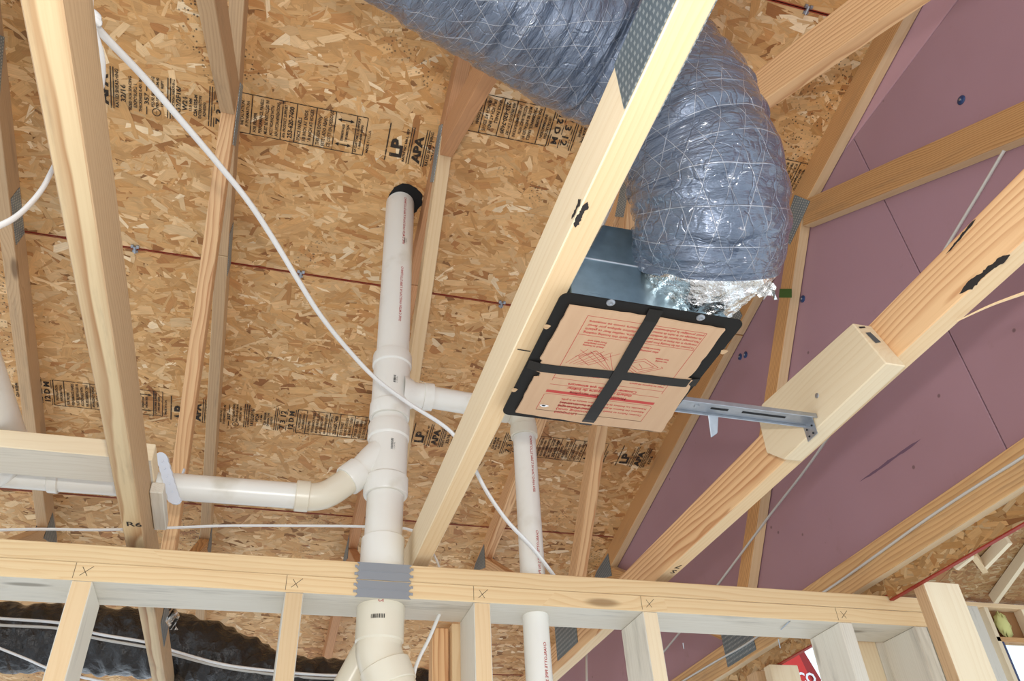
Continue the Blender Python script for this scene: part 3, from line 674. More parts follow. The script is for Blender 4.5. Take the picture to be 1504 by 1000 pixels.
# carpenter's layout marks
for x in (-.520, -.113, .293, .700, 1.236):
    k = Ink(); e = .0008; k.seg((-.019, -.034), (-.019, -.002), e); k.seg((-.008, -.028), (.014, -.008), e * 1.2); k.seg((-.006, -.010), (.006, -.028), e * 1.2)
    k.place('pencil_mark', (x, -.0006, -.0385), (1, 0, 0), (0, 0, 1), 'blackink', PL[1])
for px, d in (((1143, 938), (.002, .004, -.022)), ((1003, 944), (.001, .002, -.014)), ((1160, 912), (.004, .05, -.004))):
    c = at(px, 'z', -.0765); bm = bmesh.new(); lathe(bm, c, d, [(0, .0016), (Vector(d).length, .0014), (Vector(d).length + .001, .0003)], 8); link('nail', bm_mesh(bm, 'nail'), 'steel', wf)
# steel nail guards over the stack
for i, (z0, z1) in enumerate(((-.0405, -.002), (-.0795, -.0425))):
    xs0, xs1 = .012, .133; n = 7; out = []
    for j in range(n): out.append((xs0 + (.006 if j % 2 else 0), z0 + (z1 - z0) * j / (n - 1)))
    for j in range(n): out.append((xs1 - (.006 if j % 2 else 0), z1 + (z0 - z1) * j / (n - 1)))
    bm = bmesh.new(); vs = [bm.verts.new((x - .0725, 0, z - (z0 + z1) / 2)) for x, z in out]; f = bm.faces.new(vs)
    r = bmesh.ops.extrude_face_region(bm, geom=[f]); bmesh.ops.translate(bm, verts=[v for v in r['geom'] if isinstance(v, bmesh.types.BMVert)], vec=(0, -.0016, 0)); bmesh.ops.recalc_face_normals(bm, faces=bm.faces)
    o = thing('nail_guard_plate', ('upper' if i == 0 else 'lower') + ' grey steel guard plate with toothed ends nailed over the white stack', 'guard plate', (.0725, -.001, (z0 + z1) / 2), 'steel guard plates')
    link('steel_sheet', bm_mesh(bm, 'steel_sheet'), 'guard' if 'guard' in M else M.setdefault('guard', simple('grey_zinc_plate', (.30, .31, .33), .4, .35)), o, o.location)
    box('crease', (xs0 + .008, -.0032, (z0 + z1) / 2 - .0012), (xs1 - .008, -.0026, (z0 + z1) / 2 + .0012), 'guard', o, .0002)
    for zz in (z0 + .012, z1 - .010):
        for xx in (xs0 - .004, xs1 - .002): box('nail_tooth', (xx, -.003, zz - .003), (xx + .006, -.0018, zz + .003), 'steel', o, .0004)

# ------------------------------------------------------------------ plumbing
SX, SY = .0755, .065
dwv = thing('vent_stack', 'white plastic vent stack with branch pipes rising through the top plate to the roof', 'drain pipe', (SX, SY, 0))
def pipe(name, p0, p1, r, m='pvc', label=None, seg=40):
    bm = bmesh.new(); p0, p1 = Vector(p0), Vector(p1); c = (p0 + p1) / 2
    lathe(bm, p0 - c, p1 - p0, [(0, r * .9), (0, r), ((p1 - p0).length, r), ((p1 - p0).length, r * .9)], seg, (True, True))
    o = link(name, bm_mesh(bm, name), m, dwv, c); o.data.polygons.foreach_set('use_smooth', [len(p.vertices) == 4 for p in o.data.polygons])
    md = o.modifiers.new('split', 'EDGE_SPLIT'); md.split_angle = .7
    if label: o['label'] = label
    return o
def fitting(name, parts, m='pvc'):
    bm = bmesh.new(); c = Vector(parts[0][0])
    for p0, d, prof in parts: lathe(bm, Vector(p0) - c, d, prof, 44)
    o = link(name, bm_mesh(bm, name, True), m, dwv, c); md = o.modifiers.new('split', 'EDGE_SPLIT'); md.split_angle = .6; return o
R3, R2 = .0445, .0302
def hub(s0, s1, r, t=.0065, ch=.002): return [(s0, r * .98), (s0, r + t - ch), (s0 + ch, r + t), (s1 - ch, r + t), (s1, r + t - ch), (s1, r)]
pipe('pipe', (SX, SY, .62), (SX - .001, SY, 1.30), R3)
pipe('pipe', (SX, SY, .0), (SX, SY, .62), R3 - .0004)
UPZ = (0, 0, 1)
# sanitary tee with the 2" branch
fitting('sanitary_tee', [((SX, SY, .415), UPZ, [(0, R3), (0, R3 + .006), (.004, R3 + .0075), (.04, R3 + .0075), (.044, R3 + .0045), (.165, R3 + .0045), (.169, R3 + .0085), (.2, R3 + .0085), (.204, R3 + .007), (.204, R3)]),
                         ((SX, SY, .50), (1, 0, 0), [(.03, .05), (.05, .043), (.062, .0355), (.086, .0345), (.087, .0375), (.112, .0375), (.113, R2)])])
pipe('branch_pipe', (SX + .11, SY, .50), (.405, SY, .487), R2, label='short thin white branch pipe running right from the stack')
bm = bmesh.new()
path = crom([(.39, SY, .489), (.41, SY, .487), (.43, SY, .474), (.4405, SY, .452), (.4405, SY, .43)], 6)
o = link('elbow', tube_mesh('elbow', path, .0345, 28), 'cream_pvc', dwv)
fitting('elbow_hub', [((.4405, SY, .405), UPZ, hub(0, .032, R2))], 'cream_pvc'); fitting('elbow_hub', [((.372, SY, .489), (1, 0, 0), hub(0, .028, R2))], 'cream_pvc')
pipe('vent_pipe', (.4405, SY, .42), (.4325, SY, -.9), R2, label='thin white vertical pipe under the fan passing through the plate')
# combination wye with hub ends, sweeping branch to the left
dbr = Vector((-.70, 0, -.71)).normalized(); p_b = Vector((SX - .005, SY, .318))
fitting('wye', [((SX, SY, .195), UPZ, [(0, R3), (0, R3 + .007), (.004, R3 + .0095), (.045, R3 + .0095), (.05, R3 + .005), (.155, R3 + .005), (.160, R3 + .0085), (.195, R3 + .0085), (.2, R3 + .007), (.2, R3)]),
                (p_b, dbr, [(.0, .046), (.05, .040), (.085, .0335), (.087, .0385), (.125, .0385), (.128, .037), (.128, .031)])])
e0 = p_b + dbr * .125; pathe = crom([e0 - dbr * .012, e0, e0 + dbr * .022, Vector((-.058, SY, .192)), Vector((-.085, SY, .180)), Vector((-.125, SY, .1775))], 7)
link('elbow', tube_mesh('elbow', pathe, .0325, 36), 'cream_pvc', dwv)
fitting('elbow_hub', [((-.135, SY, .178), (1, 0, 0), hub(0, .032, .0305, .006))], 'cream_pvc')
pipe('branch_pipe', (-.79, SY, .172), (-.125, SY, .1775), R2, 'pvc', 'long white branch pipe running left on hangers')
fitting('pipe_strap_band', [((-.655, SY, .173), (1, 0, 0), hub(0, .022, R2, .004))]); fitting('pipe_strap_band', [((-.80, SY, .172), (1, 0, 0), hub(0, .05, R2, .005))])
pipe('branch_pipe', (-.735, -2.6, .205), (-.735, -.03, .195), .045, 'pvc', 'white pipe end running away at the left edge')
link('elbow', tube_mesh('elbow', crom([(-.735, -.05, .195), (-.737, 0, .19), (-.76, .045, .178), (-.80, SY, .172)], 6), .046, 32), 'pvc', dwv)
# coupling low on the stack, into the wall
fitting('coupling', [((SX, SY, -.02), UPZ, hub(0, .105, R3, .0055))])
# offset fittings under the plate
lowm = 'cream_pvc'
fitting('street_hub', [((SX + .003, SY, -.155), UPZ, [(0, .045), (.0, .0495), (.004, .0525), (.09, .0525), (.092, .045)])], lowm)
dl = Vector((.36, -.10, -.93)).normalized(); q0 = Vector((SX + .003, SY, -.15))
link('offset_elbow', tube_mesh('offset_elbow', crom([q0, q0 + Vector((0, 0, -.02)), q0 + Vector((.008, -.002, -.045)), q0 + Vector((.022, -.006, -.075))], 7), .049, 36), lowm, dwv)
q1 = q0 + Vector((.013, -.004, -.052)); fitting('offset_hub', [(q1, dl, hub(0, .048, .046, .008))], lowm)
link('offset_elbow', tube_mesh('offset_elbow', crom([q1 + dl * .045, q1 + dl * .09, q1 + dl * .12 + Vector((.0, 0, -.01)), q1 + dl * .15 + Vector((-.01, 0, -.04))], 7), .0505, 36), lowm, dwv)
pipe('drain_pipe', q1 + dl * .14, q1 + dl * .14 + Vector((.03, -.02, -.9)), R3, lowm)
a0, a1 = at((548, 935), 'y', .13), at((505, 1015), 'y', .16); pipe('side_branch_pipe', a0, a1 + (a1 - a0) * 2, .030, lowm, 'slanted white side branch below the plate')
# black disc painted for the dark void of the roof opening around the stack
bm = bmesh.new(); N = 36; g = random.Random(2); vs = []
for i in range(N):
    a = 2 * math.pi * i / N; r = .054 + g.uniform(-.002, .003); vs.append(bm.verts.new((SX + .012 + r * math.cos(a), SY - .02 + r * math.sin(a), deck_z(SY - .02 + r * math.sin(a)) - .0032)))
bm.faces.new(vs[::-1]); link('roof_hole_disc', bm_mesh(bm, 'roof_hole_disc'), 'void', dwv)
# printed lines and bar codes on the pipes
def pipe_text(s, p0, d, ref, r, size, n, gap):
    for i in range(n):
        k = Ink(); k.text(s, gap * i, -size * .35, size, None, .0003); k.wrap('pipe_print', p0, d, ref, r + .0004, 'redink', dwv)
cmv = Vector(CAM)
tocam = lambda p: np.array((CAM - np.array(p)) * np.array((1, 1, 0)))
ref1 = tocam((SX, SY, 0)); ref1 = np.array((ref1[0] + .35, ref1[1], 0))
pipe_text('CHARLOTTE PIPE 3 IN PVC-DWV ASTM D 2665', (SX, SY, 1.22), (0, 0, -1), ref1 + np.array((.25, 0, 0)), R3, .010, 2, .30)
ref2 = tocam((.44, SY, 0)); pipe_text('CHARLOTTE PIPE 2 IN PVC-DWV NSF', (.4395, SY, .395), (-.006, 0, -1), ref2 + np.array((1.15, 0, 0)), R2 + .0004, .010, 3, .27)
def barcode(p0, d, ref, r, L, h, seed):
    g = random.Random(seed); k = Ink(); a = 0
    while a < L:
        w = g.choice((.0008, .0012, .002)); k.bar(a, -h / 2, a + w, h / 2); a += w + g.choice((.0008, .0014))
    k.text('7 11234 567', 0, h / 2 + .002, .004); return k.wrap('barcode', p0, d, ref, r + .0006, 'blackink', dwv)
rf = tocam((SX, SY, 0))
def barcode_around(z, r, b0, L, h, seed):           # bars stand along the axis, code runs around
    g = random.Random(seed); k = Ink(); a = 0
    while a < L:
        w = g.choice((.0008, .0012, .002)); k.bar(-h / 2, b0 + a, h / 2, b0 + a + w); a += w + g.choice((.0008, .0014))
    k.wrap('barcode', (SX + .003, SY, z), (0, 0, 1), rf, r + .0006, 'blackink', dwv)
barcode_around(-.112, .0525, -.021, .030, .009, 3)
barcode((SX, SY, .30), (0, 0, 1), rf + np.array((.35, 0, 0)), R3 + .005, .03, .006, 4)
barcode((SX, SY, .50), (0, 0, 1), rf + np.array((.3, 0, 0)), R3 + .0045, .022, .006, 5)
barcode((SX, SY, 1.02), (0, 0, 1), rf + np.array((.75, 0, 0)), R3, .02, .004, 6)
k = Ink(); k.text('2', 0, 0, .016); k.wrap('pipe_print', (SX + .003, SY, -.075), (0, 0, -1), rf + np.array((.15, 0, 0)), .053, 'redink', dwv)

# hangers and left blocking
blk = board('blocking_board', (-1.9, -.11, .1305), (-.423, -.11, .1305), .11, .038, 'pine_cream', m2='grey_daylit_wood'); tag(blk, 'pale board lying flat on the chords at the left, over the white pipe', 'board')  # daylight on the flat underside is put into its grey colour
b2 = board('chord_block', (TX(1) + .0385 + .0135, -.075, .099), (TX(1) + .0385 + .0135, .105, .099), .026, .024, 'grey_daylit_wood'); tag(b2, 'short greyish block nailed to the right side of the weathered left chord', 'wood block')
def hanger(px_top, px_bot, y0, w, lab, L):
    t, b = at(px_top, 'y', y0), at(px_bot, 'y', y0); o = thing('pipe_hanger', lab, 'pipe hanger', tuple(t), 'white pipe hangers')
    d = Vector(b - t); ln = d.length; bm = bmesh.new()
    # toothed strap with rounded ends
    N = 12; P = []
    for i in range(7): a = math.pi * i / 6; P.append((w / 2 * math.cos(a), w / 2 * math.sin(a)))
    for i in range(N): P.append((-w / 2 - (.0012 if i % 2 else 0), -ln * (i + 1) / N))
    for i in range(7): a = math.pi + math.pi * i / 6; P.append((w * .62 * math.cos(a), -ln + w * .62 * math.sin(a)))
    for i in range(N): P.append((w / 2 + (.0012 if i % 2 else 0), -ln + ln * (i + .5) / N))
    ex = Vector((.93, -.37, 0)).normalized(); ez = -d.normalized(); nn = ex.cross(ez).normalized()
    lo_ = [bm.verts.new(ex * a + ez * c) for a, c in P]; hi_ = [bm.verts.new(ex * a + ez * c + nn * .007) for a, c in P]
    bm.faces.new(lo_[::-1]); bm.faces.new(hi_)
    for i in range(len(P)): bm.faces.new((lo_[i], lo_[(i + 1) % len(P)], hi_[(i + 1) % len(P)], hi_[i]))
    bmesh.ops.recalc_face_normals(bm, faces=bm.faces); link('strap', bm_mesh(bm, 'strap'), 'strap', o, t)
    for i in range(L): 
        c = Vector(t) + d * (i + .6) / (L + .5) + nn * .007
        bm = bmesh.new(); lathe(bm, c, nn, [(0, .003), (.0022, .003), (.0022, .0004)], 8); link('stud_tooth', bm_mesh(bm, 'stud_tooth'), 'strap', o)
    return o
hanger((239, 672), (257, 733), .028, .024, 'white toothed plastic pipe hanger strap beside the short greyish block', 5)
h2 = thing('pipe_hanger', 'small white strap end showing above the left branch pipe', 'pipe hanger', (-.39, .10, .225), 'white pipe hangers')
link('strap', tube_mesh('strap', crom([(-.396, .115, .19), (-.396, .113, .228), (-.394, .112, .245)], 4), .007, 10, .4), 'strap', h2)

# ------------------------------------------------------------------ exhaust fan between the pale and the orange chords
FX0, FX1, FY0, FY1, FZ = .166, .4505, -.938, -.625, .0085
fcx, fcy = (FX0 + FX1) / 2, (FY0 + FY1) / 2
fan = thing('exhaust_fan', 'ceiling fan housing with a black square frame screwed under the pale chord', 'exhaust fan', (fcx, fcy, FZ))
def rrect(x0, x1, y0, y1, r, n=5):
    P = []
    for cx_, cy_, a0 in ((x1 - r, y1 - r, 0), (x0 + r, y1 - r, 90), (x0 + r, y0 + r, 180), (x1 - r, y0 + r, 270)):
        for i in range(n + 1): a = math.radians(a0 + 90 * i / n); P.append((cx_ + r * math.cos(a), cy_ + r * math.sin(a)))
    return P
po, pi_ = rrect(FX0, FX1, FY0, FY1, .014), rrect(FX0 + .026, FX1 - .026, FY0 + .026, FY1 - .026, .004)
V = []; F = []; n = len(po)
for z in (FZ - .0018, FZ + .0002):
    V += [(x, y, z) for x, y in po] + [(x, y, z) for x, y in pi_]
for i in range(n):
    j = (i + 1) % n; F += [(n + i, n + j, j, i)[::-1], (2 * n + i, 2 * n + j, 3 * n + j, 3 * n + i)[::-1], (i, j, 2 * n + j, 2 * n + i), (n + i, 3 * n + i, 3 * n + j, n + j)]
me = np_mesh('flange', [Vector(v) - Vector((fcx, fcy, FZ)) for v in V], F); link('flange', me, 'black', fan, fan.location)
# galvanised body: upright sides, sloping shoulder above
def solid(name, V, F, m, parent):
    bm = bmesh.new(); vs = [bm.verts.new(v) for v in V]
    for f in F: bm.faces.new([vs[i] for i in f])
    bmesh.ops.recalc_face_normals(bm, faces=bm.faces); bmesh.ops.bevel(bm, geom=bm.edges[:], offset=.0012, segments=1, affect='EDGES'); return link(name, bm_mesh(bm, name), m, parent)
bx0, bx1, by0, by1 = .185, .318, -.924, -.65
solid('housing', [(bx0, by0, FZ + .001), (.432, by0, FZ + .001), (.432, by1, FZ + .001), (bx0, by1, FZ + .001), (bx0 + .004, by0, .096), (.432, by0, .096), (.432, by1, .19), (bx0 + .004, by1, .19)],
      [(0, 1, 2, 3), (4, 7, 6, 5), (0, 4, 5, 1), (1, 5, 6, 2), (2, 6, 7, 3), (3, 7, 4, 0)], 'galv', fan)
solid('wiring_box', [(.214, by0 + .002, .097), (.316, by0 + .002, .097), (.316, -.80, .16), (.214, -.80, .16), (.255, by0 + .004, .180), (.314, by0 + .004, .181), (.314, -.80, .19), (.255, -.80, .19)],
      [(0, 1, 2, 3), (4, 7, 6, 5), (0, 4, 5, 1), (1, 5, 6, 2), (2, 6, 7, 3), (3, 7, 4, 0)], 'galv', fan)
solid('box_lip', [(.205, by0 - .002, .094), (.319, by0 - .002, .094), (.319, by0 + .004, .094), (.205, by0 + .004, .094), (.205, by0 - .002, .0975), (.319, by0 - .002, .0975), (.319, by0 + .004, .0975), (.205, by0 + .004, .0975)],
      [(0, 1, 2, 3), (4, 7, 6, 5), (0, 4, 5, 1), (1, 5, 6, 2), (2, 6, 7, 3), (3, 7, 4, 0)], 'steel', fan)
for px in ((897, 444), (1029, 466)):
    c = at(px, 'z', FZ - .0018); bm = bmesh.new(); lathe(bm, c, (0, 0, -1), [(0, .0065), (.0015, .0062), (.0025, .004), (.0025, .0026), (.0012, .0022), (.0012, .0004)], 18); link('screw', bm_mesh(bm, 'screw'), 'steel', fan)
for px, rr in (((803, 480), .0055), ((755, 573), .0055), ((1063, 517), .006)):       # keyhole slots show bare wood
    c = at(px, 'z', FZ - .0022); k = Ink(); k.add([(rr * math.cos(a) * (1.25 if 0 < a < 3 else .8), rr * math.sin(a)) for a in np.arange(10) * .628], [tuple(range(10))])
    k.place('keyhole_slot', c, (1, 0, 0), (0, -1, 0), 'tan', fan)

# cardboard template with red print, black tape cross
tpl = thing('cardboard_template', 'brown cardboard template with red print taped inside the black fan frame', 'cardboard', (fcx, fcy, FZ - .004))
CXa, CXb, CYa, CYb = .1935, .4385, -.915, -.640; zc = FZ - .0055
P2 = []
g = random.Random(11)
outl = [(.184, -.917), (.30, -.919), (.427, -.917), (.430, -.80), (.4275, -.7965), (.4275, -.790), (.437, -.788), (.437, -.776), (.443, -.77), (.455, -.632), (.33, -.631), (.187, -.640), (.187, -.742), (.193, -.744), (.193, -.756), (.186, -.758), (.186, -.788), (.182, -.790)]
for (x0, y0), (x1, y1) in zip(outl, outl[1:] + outl[:1]):
    nn_ = max(1, int(math.hypot(x1 - x0, y1 - y0) / .012))
    for i in range(nn_):
        t = i / nn_; P2.append((x0 + (x1 - x0) * t + g.uniform(-.0009, .0009), y0 + (y1 - y0) * t + g.uniform(-.0009, .0009)))
bm = bmesh.new(); vs = [bm.verts.new((x - fcx, y - fcy, 0)) for x, y in P2]; f = bm.faces.new(vs); rr_ = bmesh.ops.extrude_face_region(bm, geom=[f]); bmesh.ops.translate(bm, verts=[v for v in rr_['geom'] if isinstance(v, bmesh.types.BMVert)], vec=(0, 0, .003)); bmesh.ops.recalc_face_normals(bm, faces=bm.faces)
link('cardboard_sheet', bm_mesh(bm, 'cardboard_sheet'), 'card', tpl, (fcx, fcy, zc))
# print: text right = -X, text up = +Y
k = Ink(); w_ = CXb - CXa - .016
ax = lambda x: -(x - CXb) ; ox, oy = CXb, CYa
# frame lines (a = distance from right edge leftwards, b = distance towards the wall)
A0, A1 = .034, .222; Btop, Bmid, Bend = .252, .130, .012
TT = lambda t, a, b, h, w=None, bold=.0003: k.text(t, a, b, h, w, bold)
ln = .0009
for b in (.012, .0545, .1665, .184, .258): k.seg((A0, b), (A1, b), ln)
k.seg((A0, .012), (A0, .1735), ln); k.seg((A1, .012), (A1, .1735), ln)
k.bar(A0, .1995, A1, .2065)
k.poly([(A0 + .004, .210), (A1 - .004, .210), (A1, .214), (A1, .258), (A0, .258), (A0, .214)], ln, True)
for i, s in enumerate(('To protect the fan housing from paint', 'overspray in the frame as shown and', 'Para proteger el bastidor del ventilador', 'du masquage sur le cadre de moteur', 'pour protéger la pulvérisation')): TT(s, A0 + .002, .0475 - .0078 * i, .0068, .080)
for i, s in enumerate(('please apply this housing masking', 'peinture, veuillez fixer ce gabarit', 'de plástico aplique por favor', 'la pintura como se muestra')): TT(s, .128, .0465 - .0085 * i, .0070, .088)
TT('Remove and discard template', A0 + .052, .0625, .0058, .04); TT('after painting', A0 + .052, .0695, .0058, .03); TT('Insert template', .062, .084, .0056, .022); TT('into housing', .062, .090, .0056, .02)
TT('Fold tabs and', .172, .064, .0056, .03); TT('insert template', .172, .070, .0056, .034); TT('Attach to housing', .172, .076, .0056, .034)
k.poly([(.070, .107), (.100, .090), (.128, .106), (.098, .126)], ln, True); k.poly([(.078, .107), (.100, .096), (.119, .107), (.098, .119)], ln, True); k.poly([(.066, .104), (.062, .107), (.098, .131), (.134, .108)], ln)
k.seg((.104, .104), (.094, .114), ln)
for i in range(5): k.seg((.142 + .013 * i, .086), (.192 + .006 * i, .126), ln * .8)
for i in range(4): k.seg((.205 - .016 * i, .090), (.150 - .004 * i, .128), ln * .8)
k.poly([(.158, .106), (.180, .092), (.202, .107), (.180, .124)], ln, True); k.poly([(.154, .106), (.180, .088), (.207, .107)], ln)
TT('Mask tabs with template over housing', A0 + .004, .147, .0052, .064); TT('Plegar las lengüetas del gabarit', A0 + .004, .154, .0052, .060); TT('Peel tape here', .150, .144, .0052, .036); TT('replier les pattes', .150, .151, .0052, .04)
TT('Contener la plantilla que enmascara', A0 + .042, .1755, .0092, .118, .0006); TT('Gabarit de masquage du boîtier', A0 + .046, .186, .0092, .112, .0006); TT('Housing masking template', A0 + .052, .1965, .0092, .098, .0006)
k2 = [('Caution: Failure to install the template before spraying', .242, .0068), ('Attention: Les fixations de pulvérisation doivent être installées', .232, .0066), ('Précaución: Las fixations de la pulvérisation texture de la grille', .222, .0066)]
for s, b, h in k2: TT(s, A0 + .006, b - .003, h, .15)
for i, s in enumerate(('(housing unit)', '(unité d’éclairage)', '(de luminaires)')): TT(s, .128, .232 + .0095 * (2 - i) - .004, .0085, .062, .0004)
TT('LP/PQ003', .150, .2575 - .0015, .0085, .04, .0004)
k.place('red_print', (CXb, CYa, zc - .00015), (-1, 0, 0), (0, 1, 0), 'redink', tpl)
hole = at((799, 596), 'z', zc - .0008); kk = Ink(); kk.add([(.007 * math.cos(a) * (1 + .3 * math.sin(3 * a)), .0035 * math.sin(a)) for a in np.arange(14) * .449], [tuple(range(14))]); kk.place('torn_hole', hole, (1, 0, 0), (0, -1, 0), 'whitepaint', tpl)
kk = Ink(); kk.add([(.0035 * math.cos(a), .0018 * math.sin(a)) for a in np.arange(10) * .628], [tuple(range(10))]); kk.place('torn_hole', hole - np.array((0.001, .001, .0004)), (1, 0, 0), (0, -1, 0), 'void', tpl)
# tape strips
tp = thing('tape_cross', 'black tape cross holding the cardboard template to the fan frame', 'tape', (fcx, fcy, FZ - .008))
def strip(p, q, w, z0):
    p, q = np.array(p), np.array(q); d = (q - p) / np.linalg.norm(q - p); nn = np.array((-d[1], d[0])); N = 14; V = []; F = []
    for i in range(N + 1):
        t = i / N; c = p + (q - p) * t; e = .0010 * math.sin(t * 9); zz = z0 + (.0042 * max(0, (abs(t - .5) - .42) / .08) if abs(t - .5) > .42 else 0)
        for s in (-.5, .5): V.append((*(c + nn * (w * s + e)), zz)); V.append((*(c + nn * (w * s + e)), zz + .0006))
    for i in range(N):
        a = i * 4; b = a + 4; F += [(a, b, b + 2, a + 2), (a + 1, a + 3, b + 3, b + 1), (a, a + 1, b + 1, b), (a + 2, b + 2, b + 3, a + 3)]
    F += [(0, 2, 3, 1), (N * 4, N * 4 + 1, N * 4 + 3, N * 4 + 2)]
    return link('tape_strip', np_mesh('tape_strip', V, F), 'tape', tp)
strip((.309, FY0 + .004, ), (.3165, FY1 + .001), .0215, zc - .0022)
strip((FX0 + .002, -.7695), (FX1 + .001, -.7805), .0205, zc - .0012)
# ink line running off the frame onto the chord
p0_, p1_ = at((760, 513), 'z', G0 - .0007), at((779, 516), 'z', G0 - .0007)
kk = Ink(); kk.seg((0, 0), (float(np.linalg.norm(p1_ - p0_)), 0), .0025); dd = (p1_ - p0_) / np.linalg.norm(p1_ - p0_); kk.place('ink_line', p0_, dd, np.cross((0, 0, -1), dd), 'blackink', TR[2])

# hanger bar and wood block
hb = thing('hanger_bar', 'galvanised slotted hanger bar from the fan to the short wood block', 'bracket', (.58, -.70, .02))
bxa, bxb = FX1 - .02, TX(3) - .04
solid('rail', [(bxa, -.722, .014), (bxb, -.722, .014), (bxb, -.690, .014), (bxa, -.690, .014), (bxa, -.722, .017), (bxb, -.722, .017), (bxb, -.690, .017), (bxa, -.690, .017)],
      [(0, 1, 2, 3), (4, 7, 6, 5), (0, 4, 5, 1), (1, 5, 6, 2), (2, 6, 7, 3), (3, 7, 4, 0)], 'steel', hb)
box('rail_flange', (bxa, -.724, .009), (bxb, -.7215, .018), 'steel', hb, .0006); box('rail_flange', (bxa, -.6905, .009), (bxb, -.688, .018), 'steel', hb, .0006)
for x0, x1 in ((.515, .548), (.575, .66)): box('slot', (x0, -.708, .0132), (x1, -.703, .0141), 'void', hb, .0003)
bm = bmesh.new(); lathe(bm, (.488, -.706, .0142), (0, 0, -1), [(0, .005), (.002, .0045), (.002, .0005)], 12); link('screw', bm_mesh(bm, 'screw'), 'steel', hb)
box('foot_plate', (bxb - .0018, -.712, -.016), (bxb, -.682, .018), 'steel', hb, .0006)
for yy, zz in ((-.705, .004), (-.690, .004), (-.703, -.01), (-.691, -.01)):
    bm = bmesh.new(); lathe(bm, (bxb - .0018, yy, zz), (-1, 0, 0), [(0, .0018), (.0012, .0018), (.0012, .0003)], 8); link('nail_hole', bm_mesh(bm, 'nail_hole'), 'void', hb)
solid('tab', [(.516, -.692, .010), (.536, -.692, .010), (.534, -.680, -.018), (.522, -.676, -.026), (.516, -.690, .010), (.536, -.690, .010), (.534, -.678, -.018), (.522, -.674, -.026)],
      [(0, 1, 2, 3), (4, 7, 6, 5), (0, 4, 5, 1), (1, 5, 6, 2), (2, 6, 7, 3), (3, 7, 4, 0)], 'steel', hb)
bl = thing('wood_block', 'short pale wood block screwed to the side of the orange chord', 'wood block', (TX(3) - .019, -.74, .06))
bz0, bz1 = G0 - .03, G0 + .078
xf, xb_ = TX(3) - .0385, TX(3) - .0005
prof = [(-.905, -.006), (-.873, .020), (-.868, .103), (-.60, .125), (-.575, .125), (-.552, .040), (-.575, .006), (-.605, -.008)]
prof = [(-.905, -.004), (-.872, .104), (-.585, .128), (-.562, .112), (-.558, .034), (-.602, -.006)]
bm = bmesh.new(); n = len(prof); va = [bm.verts.new((xf, y, z)) for y, z in prof]; vb = [bm.verts.new((xb_, y, z)) for y, z in prof]
bm.faces.new(va); bm.faces.new(vb[::-1])
for i in range(n): bm.faces.new((va[i], vb[i], vb[(i + 1) % n], va[(i + 1) % n]))
bmesh.ops.recalc_face_normals(bm, faces=bm.faces); bmesh.ops.bevel(bm, geom=bm.edges[:], offset=.002, segments=1, affect='EDGES')
c = Vector((TX(3) - .019, -.73, .05)); bmesh.ops.translate(bm, verts=bm.verts, vec=-c); bmesh.ops.rotate(bm, verts=bm.verts, cent=(0, 0, 0), matrix=Matrix.Rotation(-math.pi / 2, 3, 'Z'))
o = link('block', bm_mesh(bm, 'block'), 'pine_cream', bl, c); o.rotation_euler = (0, 0, math.pi / 2)
c = at((1200, 581), 'x', xf); bm = bmesh.new(); lathe(bm, c, (-1, 0, 0), [(0, .005), (.0012, .0045), (.0015, .0005)], 12); link('screw', bm_mesh(bm, 'screw'), 'steel', bl)
# inked scribble on the block's end
sc0 = [(xf + .012, -.890, .05), (xf + .026, -.890, .05), (xf + .026, -.893, .035), (xf + .012, -.893, .035)]
yy_ = lambda z: -.905 + (z + .004) / .108 * .033 - .0008
sc0 = [(xf + a, yy_(z), z) for a, z in ((.010, .078), (.022, .082), (.027, .056), (.013, .050))]
link('scuff_mark', np_mesh('scuff_mark', sc0, [(0, 1, 2, 3)]), simple('blue_grey_ink', (.07, .08, .09), .8), bl)
link('scuff_mark', np_mesh('scuff_mark', [(xf + a, yy_(z), z) for a, z in ((.006, .094), (.020, .098), (.020, .094), (.006, .089))], [(0, 1, 2, 3)]), 'blackink', bl)

# ------------------------------------------------------------------ insulated flexible duct
fd = thing('flex_duct', 'large silver insulated flexible duct curving down to the fan', 'flexible duct', (.40, -.96, .05))
pts = [tuple(at((1036, 395), 'y', -.932)), tuple(at((1041, 322), 'y', -.990)), tuple(at((1036, 262), 'y', -1.022)), tuple(at((1013, 198), 'y', -1.040)), (.338, -1.042, .408), (.245, -1.044, .452), (.16, -1.066, .463), (.08, -1.090, .466), (-.05, -1.135, .470), (-.22, -1.20, .48), (-.42, -1.26, .49), (-.75, -1.34, .52), (-1.15, -1.42, .56), (-1.6, -1.5, .60)]
path = crom(pts, 40); seg = 216
T_, U_, V_ = frames(path); sl_ = np.concatenate([[0], np.cumsum(np.linalg.norm(np.diff(path, axis=0), axis=1))]); th = np.arange(seg) * 2 * np.pi / seg
rad = np.full((len(path), seg), .1185); g = np.random.default_rng(21); LEN = sl_[-1]
SSg = sl_[:, None]; TH = th[None]
